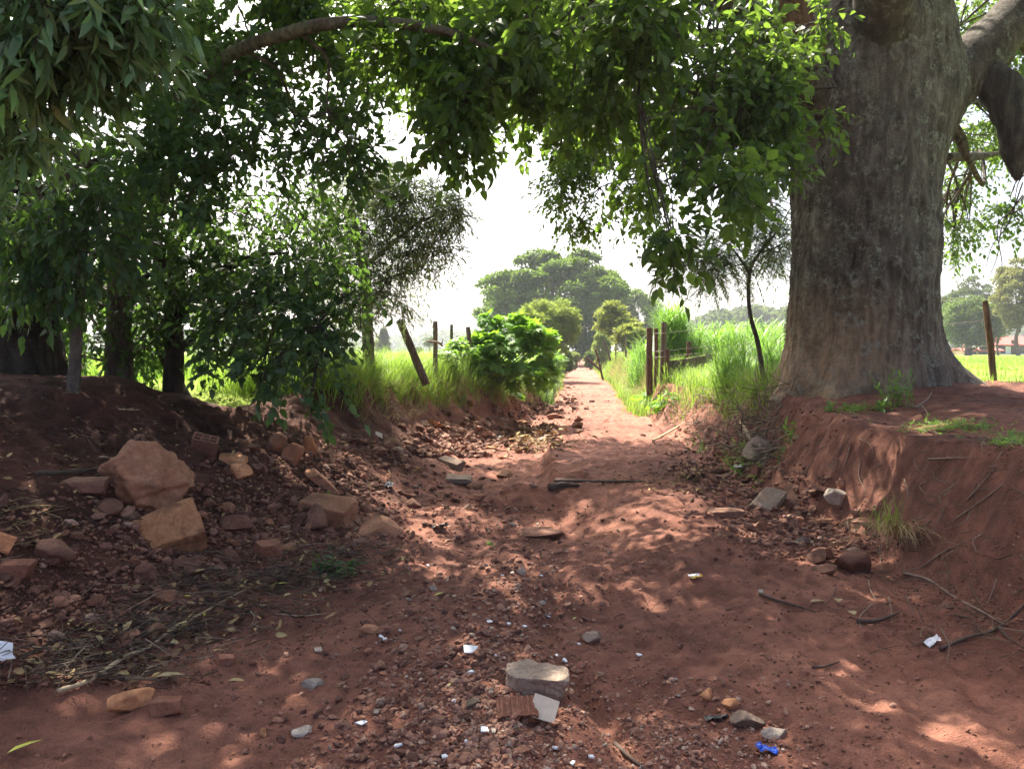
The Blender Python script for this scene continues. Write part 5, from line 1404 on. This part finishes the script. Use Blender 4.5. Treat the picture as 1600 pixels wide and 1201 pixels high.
WS = [(595, 1000), (601, 1004), (618, 1006), (625, 987), (765, 975), (768, 985), (795, 980), (820, 983), (858, 962), (856, 967), (920, 994), (835, 1027), (775, 1028), (736, 1055), (590, 1118), (622, 1172), (695, 1186), (771, 1150), (925, 1187), (868, 1178), (1060, 1092), (998, 1027), (710, 1102), (800, 900), (785, 902), (830, 828), (778, 818), (846, 902), (668, 886), (560, 1135), (870, 1027), (882, 1036), (742, 1001), (895, 1196), (728, 1162), (850, 983), (905, 1010)]
for i, (u, v) in enumerate(WS):
    shard('tile_chip', u, v, .022 + .028 * rng(i).uniform(), 'tiny white chip of glazed tile scattered on the path', ['ceramic', 'ceramic', 'pale_stone'][i % 3], 40 + i, group='tiny white tile chips on the path', corners=4 + i % 2)

# loose stones of the rubble: shared shapes, each stone its own object
PROTO = {}
def proto(mat, k):
    if (mat, k) not in PROTO:
        V, Fc = rock_verts((1, .8, .62), 1000 + 17 * k + len(mat), 3, 8 + k % 5, .55, .06, k % 2 == 0, .05)
        PROTO[(mat, k)] = mesh('stone', V, [Fc], M[mat], k % 3 == 0)
    return PROTO[(mat, k)]
def strew(n, pick, smin, smax, label, group, mats, seed, name='stone'):
    r = rng(seed)
    for i in range(n):
        u, v = pick(r); p = G(u, v)
        s = (smin + (smax - smin) * r.uniform() ** 2.2)
        o = obj(name, proto(mats[r.integers(0, len(mats))], int(r.integers(0, 7))), None, p + np.array([0, 0, s * .08]), tuple(r.normal(0, .45, 2)) + (r.uniform(0, 6.28),))
        o.scale = (s, s * r.uniform(.7, 1.1), s * r.uniform(.5, 1.0))
        tag(o, label, 'stone', group)
def tri(a, b, c_):
    def f(r):
        s, t_ = r.uniform(), r.uniform()
        if s + t_ > 1: s, t_ = 1 - s, 1 - t_
        return (a[0] + s * (b[0] - a[0]) + t_ * (c_[0] - a[0]), a[1] + s * (b[1] - a[1]) + t_ * (c_[1] - a[1]))
    return f
def mix_(*fs):
    return lambda r: fs[r.integers(0, len(fs))](r)
strew(92, mix_(tri((320, 690), (640, 700), (500, 880)), tri((640, 700), (700, 770), (500, 880)), tri((320, 700), (240, 900), (520, 860))), .04, .19,
      'loose angular stone in the dark rubble covering the left slope', 'loose stones of the left slope rubble', ['stone', 'boulder', 'clod', 'clod', 'brick', 'stone'], 601)
strew(25, mix_(tri((0, 780), (180, 830), (20, 1000)), tri((180, 830), (330, 930), (20, 960))), .03, .13,
      'small brown stone on the bare dark soil at the far left', 'stones on the dark soil at the far left', ['stone', 'clod', 'clod', 'brick'], 602)
strew(46, mix_(tri((660, 650), (790, 640), (720, 730)), tri((790, 640), (860, 690), (740, 720)), tri((700, 640), (840, 610), (860, 640))), .07, .26,
      'orange-red stone in the sunlit rubble below the grassy left bank', 'stones of the sunlit rubble', ['brick', 'orange_stone', 'clod', 'stone', 'boulder'], 603)
strew(45, mix_(tri((640, 900), (900, 880), (860, 1201)), tri((640, 900), (860, 1201), (600, 1201)), tri((780, 800), (860, 800), (800, 950))), .02, .075,
      'small mixed stone in the rubble strip down the middle of the path', 'stones of the middle rubble strip', ['stone', 'brick', 'orange_stone', 'grey_stone', 'stone', 'pale_stone'], 604)
strew(46, mix_(tri((1110, 730), (1300, 770), (1180, 850)), tri((1200, 790), (1330, 800), (1290, 900)), tri((1130, 690), (1240, 720), (1150, 760))), .04, .17,
      'reddish stone in the rubble at the foot of the right bank', 'stones of the right bank rubble', ['stone', 'brick', 'clod', 'clod', 'boulder'], 605)
strew(20, mix_(tri((850, 600), (960, 690), (880, 560)), tri((690, 760), (800, 790), (640, 800))), .05, .14,
      'dark stone scattered on the open path beyond the hollow', 'stones on the far path', ['stone', 'clod', 'brick'], 606)
strew(20, mix_(tri((900, 900), (1300, 900), (1250, 1201)), tri((340, 1201), (520, 960), (620, 1201))), .014, .05,
      'pebble lying alone on the smooth bare parts of the near path', 'pebbles on the bare path', ['stone', 'grey_stone', 'clod', 'orange_stone'], 607)

# gravel and crumbs of earth: beyond counting
def gravel(name, n, uv, smin, smax, label, mat, seed, sub=1):
    r = rng(seed); V0, F0 = ICO[sub]
    uu, vv = uv(r, n)
    y = .6 * EYE * F / np.maximum(vv - 548, 8); x = (uu - 800) / F * y
    for _ in range(9):
        h = H(x, y); y = .6 * y + .4 * np.clip((EYE - h) * F / (vv - 548), 1.5, 60); x = (uu - 800) / F * y
    h = H(x, y)
    n = len(x); s = smin + (smax - smin) * r.uniform(size=n) ** 3
    Q = nrm(r.normal(size=(n, 4)))
    w, a, b, c_ = Q.T
    Rm = np.stack([1 - 2 * (b * b + c_ * c_), 2 * (a * b - c_ * w), 2 * (a * c_ + b * w), 2 * (a * b + c_ * w), 1 - 2 * (a * a + c_ * c_), 2 * (b * c_ - a * w), 2 * (a * c_ - b * w), 2 * (b * c_ + a * w), 1 - 2 * (a * a + b * b)], -1).reshape(n, 3, 3)
    Vn = V0[None] * r.uniform(.65, 1.15, (n, len(V0), 1)) * np.array([1, .75, .55])[None, None] * r.uniform(.7, 1.2, (n, 1, 3))
    Vn = np.einsum('nij,nkj->nki', Rm, Vn) * (s / 2)[:, None, None]
    Vn[:, :, 2] *= .75
    Vn += np.stack([x, y, h + s * .1], -1)[:, None]
    f = (F0[None] + (np.arange(n) * len(V0))[:, None, None]).reshape(-1, 3)
    o = obj(name, mesh(name, Vn.reshape(-1, 3), [f], M[mat], False))
    return tag(o, label, 'gravel', None, 'stuff')
def uv_box(lst):
    def f(r, n):
        U, W = [], []
        for (u0, u1, v0, v1, sk, w) in lst:
            k = int(n * w); v = r.uniform(v0, v1, k); t_ = (v - v0) / (v1 - v0)
            U.append(r.normal(0, 1, k) * (u1 - u0) * .28 + (u0 + u1) / 2 + sk * (t_ - .5)); W.append(v)
        return np.concatenate(U), np.concatenate(W)
    return f
gravel('rubble', 2400, uv_box([(580, 900, 790, 1240, -80, .75), (420, 760, 900, 1240, -80, .25)]), .012, .075, 'mixed stones and clods bedded in the middle of the path', 'rubble', 707, 2)
gravel('gravel', 9000, uv_box([(640, 920, 790, 1230, -60, .45), (560, 900, 1050, 1260, 0, .2), (660, 860, 640, 800, -60, .15), (880, 1280, 1060, 1260, 60, .1), (850, 960, 580, 700, -40, .1)]), .007, .045,
       'fine mixed gravel and tile crumbs strewn along the middle of the path', 'gravel', 701)
gravel('gravel', 1600, uv_box([(1000, 1120, 1130, 1230, 90, .5), (760, 880, 1120, 1240, 0, .5)]), .006, .03, 'orange brick gravel washed along the rill at the bottom of the picture', 'gravel', 702)
gravel('rubble', 1700, uv_box([(330, 720, 680, 850, -120, .6), (0, 400, 800, 1010, -120, .2), (1090, 1330, 700, 860, 160, .2)]), .03, .13, 'broken clods and brick bits filling the gaps of the rubble slopes', 'rubble', 705, 2)
gravel('rubble', 1100, uv_box([(1100, 1300, 690, 860, 150, .7), (1040, 1180, 660, 770, 60, .3)]), .02, .13, 'crumbled clods and broken stones at the foot of the right bank', 'rubble', 708, 2)
gravel('rubble', 2200, uv_box([(660, 850, 622, 715, -130, .8), (760, 900, 600, 650, -30, .2)]), .04, .26, 'sunlit broken red clods below the grassy left bank', 'rubble', 706, 2)
gravel('crumbs', 16000, uv_box([(250, 640, 680, 900, -120, .42), (-100, 420, 780, 1080, -140, .33), (1080, 1330, 690, 880, 160, .25)]), .010, .06, 'loose crumbs of dark earth covering the rubble slopes', 'crumb', 703)
gravel('crumbs', 12000, uv_box([(-100, 700, 590, 800, 0, .2), (200, 1700, 860, 1240, 0, .6), (1250, 1700, 760, 1000, 0, .2)]), .005, .034, 'small earth crumbs on the bare soil of path and banks', 'crumb', 704)

# ------------------------------------------------------------------ dead wood, litter, rubbish
def stick(name, pts, r0, label, mat='stick', forks=(), seed=0, cat='stick', lift=.012):
    q = [G(u, v) + np.array([0, 0, lift]) if len(p_) == 2 else np.array(p_) for p_ in pts for (u, v) in [p_[:2]]]
    g = Geo(); tube(g, q, [r0, r0 * .9, r0 * .7, r0 * .4], 8, None, .25, True, seed, 25)
    t = g.build(name, M[mat], None, q[0]); tag(t, label, cat)
    for f in forks:
        qq = [G(u, v) + np.array([0, 0, lift]) for u, v in f]
        g = Geo(); tube(g, qq, [r0 * .65, r0 * .5, r0 * .2], 6, None, .25, True, seed, 25)
        g.build('fork', M[mat], t, q[0])
    return t
stick('branch', [(92, 1092), (140, 1072), (195, 1035), (232, 1022), (270, 990), (300, 975)], .012, 'pale peeled crooked branch lying across the twig debris on the left', 'pale_stick', [[(232, 1022), (262, 1000), (330, 960), (400, 920)]], 1, lift=.03)
stick('branch', [(1412, 902), (1450, 912), (1490, 935), (1530, 958), (1568, 980)], .011, 'long crooked pale root running down the foot of the right bank', 'stick', [], 2)
stick('branch', [(1470, 1017), (1510, 1000), (1560, 985), (1600, 955), (1625, 935)], .010, 'dark forked branch at the right picture edge', 'dark_stick', [[(1560, 985), (1580, 1005), (1620, 1030)]], 3)
stick('stick', [(1188, 930), (1210, 940), (1240, 948), (1275, 960)], .011, 'dark rotten stick on the path with a pale knob at its end', 'dark_stick', [], 4)
stick('stick', [(1340, 976), (1370, 974), (1405, 962)], .014, 'short dark stick right of the dry leaves on the path', 'dark_stick', [], 5)
stick('stick', [(1270, 1046), (1290, 1044), (1312, 1038)], .007, 'small dark twig lying alone on the right of the path', 'dark_stick', [], 6)
stick('stick', [(1510, 790), (1530, 765), (1553, 737)], .007, 'thin straight stem leaning on the face of the right bank', 'stick', [], 7)
stick('stick', [(1435, 850), (1500, 810), (1560, 770), (1610, 730)], .006, 'long thin dry stem lying diagonally over the right bank', 'stick', [], 8)
stick('stick', [(1440, 890), (1480, 865), (1525, 842)], .005, 'short grey stem below the long diagonal stem on the right bank', 'stick', [], 9)
stick('root', [(1175, 692), (1165, 675), (1150, 650)], .03, 'pale broken stump root poking out of the right bank', 'pale_stick', [], 10, 'root')
stick('stick', [(55, 745), (100, 742), (150, 736), (172, 738)], .016, 'dark thick stick half buried on the left slope', 'dark_stick', [], 11)
stick('stick', [(155, 716), (175, 722), (197, 731)], .006, 'thin yellow stalk lying behind the largest boulder', 'pale_stick', [], 12)
stick('stick', [(185, 642), (205, 643), (218, 644)], .008, 'short pale stick lying near the thin young tree', 'pale_stick', [], 13)
stick('stick', [(430, 962), (470, 966), (510, 962)], .004, 'straight yellow straw lying along the path edge by the debris', 'pale_stick', [], 14)
stick('stick', [(960, 1165), (985, 1190), (1010, 1215)], .010, 'dark stick in the rill at the bottom of the picture', 'dark_stick', [], 15)
stick('stick', [(1450, 720), (1480, 722), (1530, 718)], .008, 'grey stick lying on top of the right bank', 'stick', [], 16)
stick('stick', [(1430, 640), (1440, 632), (1452, 622), (1460, 600)], .012, 'small bare forked twig standing at the foot of the great trunk', 'stick', [[(1440, 636), (1448, 646), (1450, 655)]], 17)
stick('root', [(1020, 690), (1060, 668), (1100, 640)], .018, 'pale bare root along the foot of the brush pile', 'pale_stick', [], 18, 'root')
stick('plank', [(868, 752), (930, 753), (1008, 752)], .022, 'rotten dark plank lying across the raised part of the path', 'dark_stick', [], 19, 'plank', .005)
stick('stick', [(858, 768), (880, 762), (905, 763)], .04, 'short dark piece of wood bridging the small hollow in the path', 'dark_stick', [], 20, lift=.03)
stick('stick', [(190, 722), (165, 738), (150, 745)], .006, 'thin pale twig left of the hollow brick', 'pale_stick', [], 22)

_r = rng(777); g = Geo()
for k in range(46):
    u, v = _r.uniform(1250, 1620), _r.uniform(665, 1000)
    a_ = G(u, v); du, dv = _r.normal(0, 26), _r.uniform(15, 60)
    q_ = [a_ + [0, 0, .012], G(u + du * .5 + _r.normal(0, 8), v + dv * .5) + [0, 0, .014], G(u + du, v + dv) + [0, 0, .01]]
    if np.linalg.norm(q_[2] - q_[0]) < .7: tube(g, q_, [.0045, .003, .0015], 4, 9, .1, False)
tag(g.build('rootlets', M['brush']), 'fine pale rootlets hanging from the cut face of the right bank', 'roots', None, 'stuff')

def litter(name, n, uv, leafL, label, mat, seed, twigs=0, tl=(.08, .35), cat='litter', lift=.02):
    r = rng(seed); g = Geo()
    uu, vv = uv(r, n + twigs)
    y = .6 * EYE * F / np.maximum(vv - 548, 8); x = (uu - 800) / F * y
    for _ in range(9):
        h = H(x, y); y = .6 * y + .4 * np.clip((EYE - h) * F / (vv - 548), 1.5, 40); x = (uu - 800) / F * y
    p = np.stack([x, y, H(x, y) + r.uniform(.003, lift, len(x))], -1)
    q = p[:n]; m = len(q)
    a = r.uniform(0, 6.28, m)
    if n: leaf_geo(g, q, np.stack([np.cos(a), np.sin(a), r.normal(0, .3, m)], -1), np.array([0, 0, 1.]) + r.normal(0, .4, (m, 3)), leafL * r.uniform(.5, 1.2, m), leafL * .4 * r.uniform(.6, 1.2, m), r.normal(0, .25, m), .6)
    if twigs:
        q = p[n:]; m = len(q); a = np.where(r.uniform(size=m) < .5, r.normal(.45, .5, m), r.uniform(0, 6.28, m))
        d = np.stack([np.cos(a), np.sin(a), r.normal(0, .15, m)], -1) * r.uniform(tl[0], tl[1], (m, 1)) / 2
        thin_tubes(g, q - d, q + r.normal(0, .02, (m, 3)), q + d, r.uniform(.0015, .005, m), .001)
    return tag(g.build(name, M[mat]), label, cat, None, 'stuff')
band = uv_box([(20, 330, 985, 1085, -160, .35), (180, 520, 900, 1000, -200, .4), (360, 600, 860, 930, -160, .25)])
litter('twig_litter', 0, band, .06, 'dark tangle of washed-up twigs along the left edge of the path', 'twig', 711, 900, lift=.07)
litter('leaf_litter', 600, band, .07, 'dead leaves caught in the twig tangle along the left edge of the path', 'litter', 712, 0, lift=.05)
litter('leaf_litter', 900, uv_box([(-60, 420, 620, 860, 0, .6), (300, 640, 680, 860, -60, .4)]), .06, 'scattered dead leaves on the dark left slope', 'litter', 713)
litter('twig_litter', 0, uv_box([(-100, 500, 640, 900, 0, .45), (1330, 1700, 620, 760, 0, .3), (1350, 1700, 800, 1030, 0, .25)]), .06, 'thin dry twigs scattered over both banks', 'twig', 714, 480)
litter('leaf_litter', 260, uv_box([(1010, 1180, 725, 775, 0, .7), (940, 1120, 740, 760, 0, .3)]), .07, 'tan dead leaves lying at the foot of the brush pile', 'litter', 715, 60)
litter('leaf_litter', 420, uv_box([(790, 880, 672, 706, 0, 1.0)]), .15, 'sunlit heap of tan dead leaves in the washed-out channel', 'litter', 716, 60, (.1, .4), lift=.16)
litter('straw_litter', 0, uv_box([(-20, 70, 790, 860, 0, 1.0)]), .06, 'dry straw stalks at the left picture edge', 'dry_grass', 717, 34, (.1, .3))

def fallen_leaf(u, v, L, W, a, label, mat='yellow_leaf', lift=.012, up=(0, 0, 1)):
    p = G(u, v) + np.array([0, 0, lift]); g = Geo()
    leaf_geo(g, np.zeros((1, 3)), np.array([[cos(a), sin(a), .12]]), np.array([up], float), L, W, .12, .4)
    o = g.build('fallen_leaf', M[mat]); o.location = [float(c) for c in p]
    return tag(o, label, 'leaf')
fallen_leaf(700, 1078, .10, .016, 1.0, 'long narrow yellow-green leaf lying in the middle of the path')
fallen_leaf(10, 1186, .13, .026, .95, 'yellow-green leaf in the lower left corner')
fallen_leaf(678, 935, .10, .02, .8, 'yellowish leaf on the path left of the rubble strip')
fallen_leaf(423, 926, .13, .02, .4, 'bright yellow leaf on the twig debris', lift=.05)
fallen_leaf(320, 978, .07, .02, 2.0, 'small yellow leaf lower in the twig debris', lift=.05)
fallen_leaf(286, 940, .05, .02, .1, 'tiny orange-yellow leaf above the twig debris', lift=.03)
fallen_leaf(895, 972, .05, .012, 1.0, 'thin yellow leaf right of the rubble strip')
fallen_leaf(1265, 946, .11, .04, .2, 'large pale dry leaf by the rotten stick, leftmost of three', 'brown_leaf', .02)
fallen_leaf(1310, 948, .07, .05, 1.2, 'rounded dry leaf in the middle of the row beside the rotten stick', 'brown_leaf', .02)
fallen_leaf(1335, 966, .07, .05, 1.6, 'rounded dry leaf touching the short dark stick', 'brown_leaf', .02)
fallen_leaf(240, 1072, .16, .05, .1, 'large orange-brown curled leaf at the foot of the twig debris', 'brown_leaf', .03)
fallen_leaf(597, 902, .05, .03, 1.2, 'small green leaf scrap at the edge of the limp weed', 'weed', .01)

def crumple(name, u, v, size, label, mat, seed, parts=(), lift=.01, cat='rubbish', d=None):
    """thin crumpled sheet with real folds"""
    p = G(u, v); r = rng(seed)
    def sheet(off, sz, m, nm, parent, k):
        n = 18; a, b = np.meshgrid(np.linspace(-.5, .5, n), np.linspace(-.5, .5, n), indexing='ij')
        edge = 1 + .25 * fbm2(a * 3 + seed + k, b * 3, 2)
        zz = .32 * sz[0] * np.abs(fbm2(a * 2.3 + seed * 3 + k, b * 2.3, 3)) + .004
        V = np.stack([a * sz[0] * edge + off[0], b * sz[1] * edge + off[1], zz + off[2]], -1).reshape(-1, 3)
        i = np.arange(n - 1)[:, None] * n + np.arange(n - 1)[None]
        q = np.stack([i, i + n, i + n + 1, i + 1], -1).reshape(-1, 4)
        me = mesh(nm, V, [q], M[m], False)
        o = obj(nm, me, parent, None if parent is not None else p + np.array([0, 0, lift]))
        s = o.modifiers.new('thickness', 'SOLIDIFY'); s.thickness = .0012
        return o
    o = sheet((0, 0, 0), size, mat, name, None, 0); o.rotation_euler = (r.normal(0, .15), r.normal(0, .15), r.uniform(-.4, .4))
    for k, (m, off, sz, nm) in enumerate(parts): sheet(off, sz, m, nm, o, k + 5)
    return tag(o, label, cat)
crumple('plastic_scrap', 1197, 1176, (.085, .05), 'crumpled bright blue plastic scrap at the bottom right of the path', 'blue', 1)
crumple('snack_wrapper', 1085, 904, (.075, .05), 'crumpled white wrapper with yellow and red edges on the path', 'white_plastic', 2, [('yellow_plastic', (0, -.035, .0), (.075, .03), 'yellow_edge'), ('red_plastic', (.042, .005, .0), (.022, .05), 'red_edge')], .014)
crumple('plastic_bag', 1458, 1010, (.085, .04), 'torn white plastic scrap at the foot of the right bank', 'white_plastic', 3)
crumple('plastic_bag', 779, 686, (.20, .16), 'white plastic bag scrap beside the sunlit dead leaves', 'white_plastic', 4)
crumple('plastic_bag', 688, 828, (.14, .08), 'shiny black plastic scrap on the path below the left slope', 'black_plastic', 5)
crumple('plastic_bag', 608, 760, (.08, .16), 'strip of dark plastic in the rubble of the left slope', 'black_plastic', 6)
crumple('plastic_bag', 1160, 735, (.20, .10), 'pale crumpled wrapper in the rubble of the right bank', 'white_plastic', 7)
crumple('plastic_bag', 1120, 1130, (.10, .06), 'small black rag on the lower right of the path', 'black_plastic', 8)
b = G(1189, 930); V, Fc = rock_verts((.028, .028, .024), 5, 3, 6, .8)
tag(obj('bottle_cap', mesh('bottle_cap', V, [Fc], M['pale_stone']), None, b + [0, 0, .02]), 'small pale greenish knob at the tip of the rotten stick', 'rubbish')

# ------------------------------------------------------------------ the hazy air
m, nt = mat_new('hazy_air')
vol = N_(nt, 'ShaderNodeVolumePrincipled')
vol.inputs['Color'].default_value = (.86, .90, 1.0, 1); vol.inputs['Density'].default_value = .0006
vol.inputs['Anisotropy'].default_value = .1
mo = N_(nt, 'ShaderNodeOutputMaterial'); nt.links.new(vol.outputs[0], mo.inputs['Volume'])
g = Geo(); box_geo(g, (3400, 3400, 34), lambda V: V + [0, 300, 10])
tag(g.build('haze', m, None, None, False), 'thin bright haze lying over the fields', 'haze', None, 'stuff')
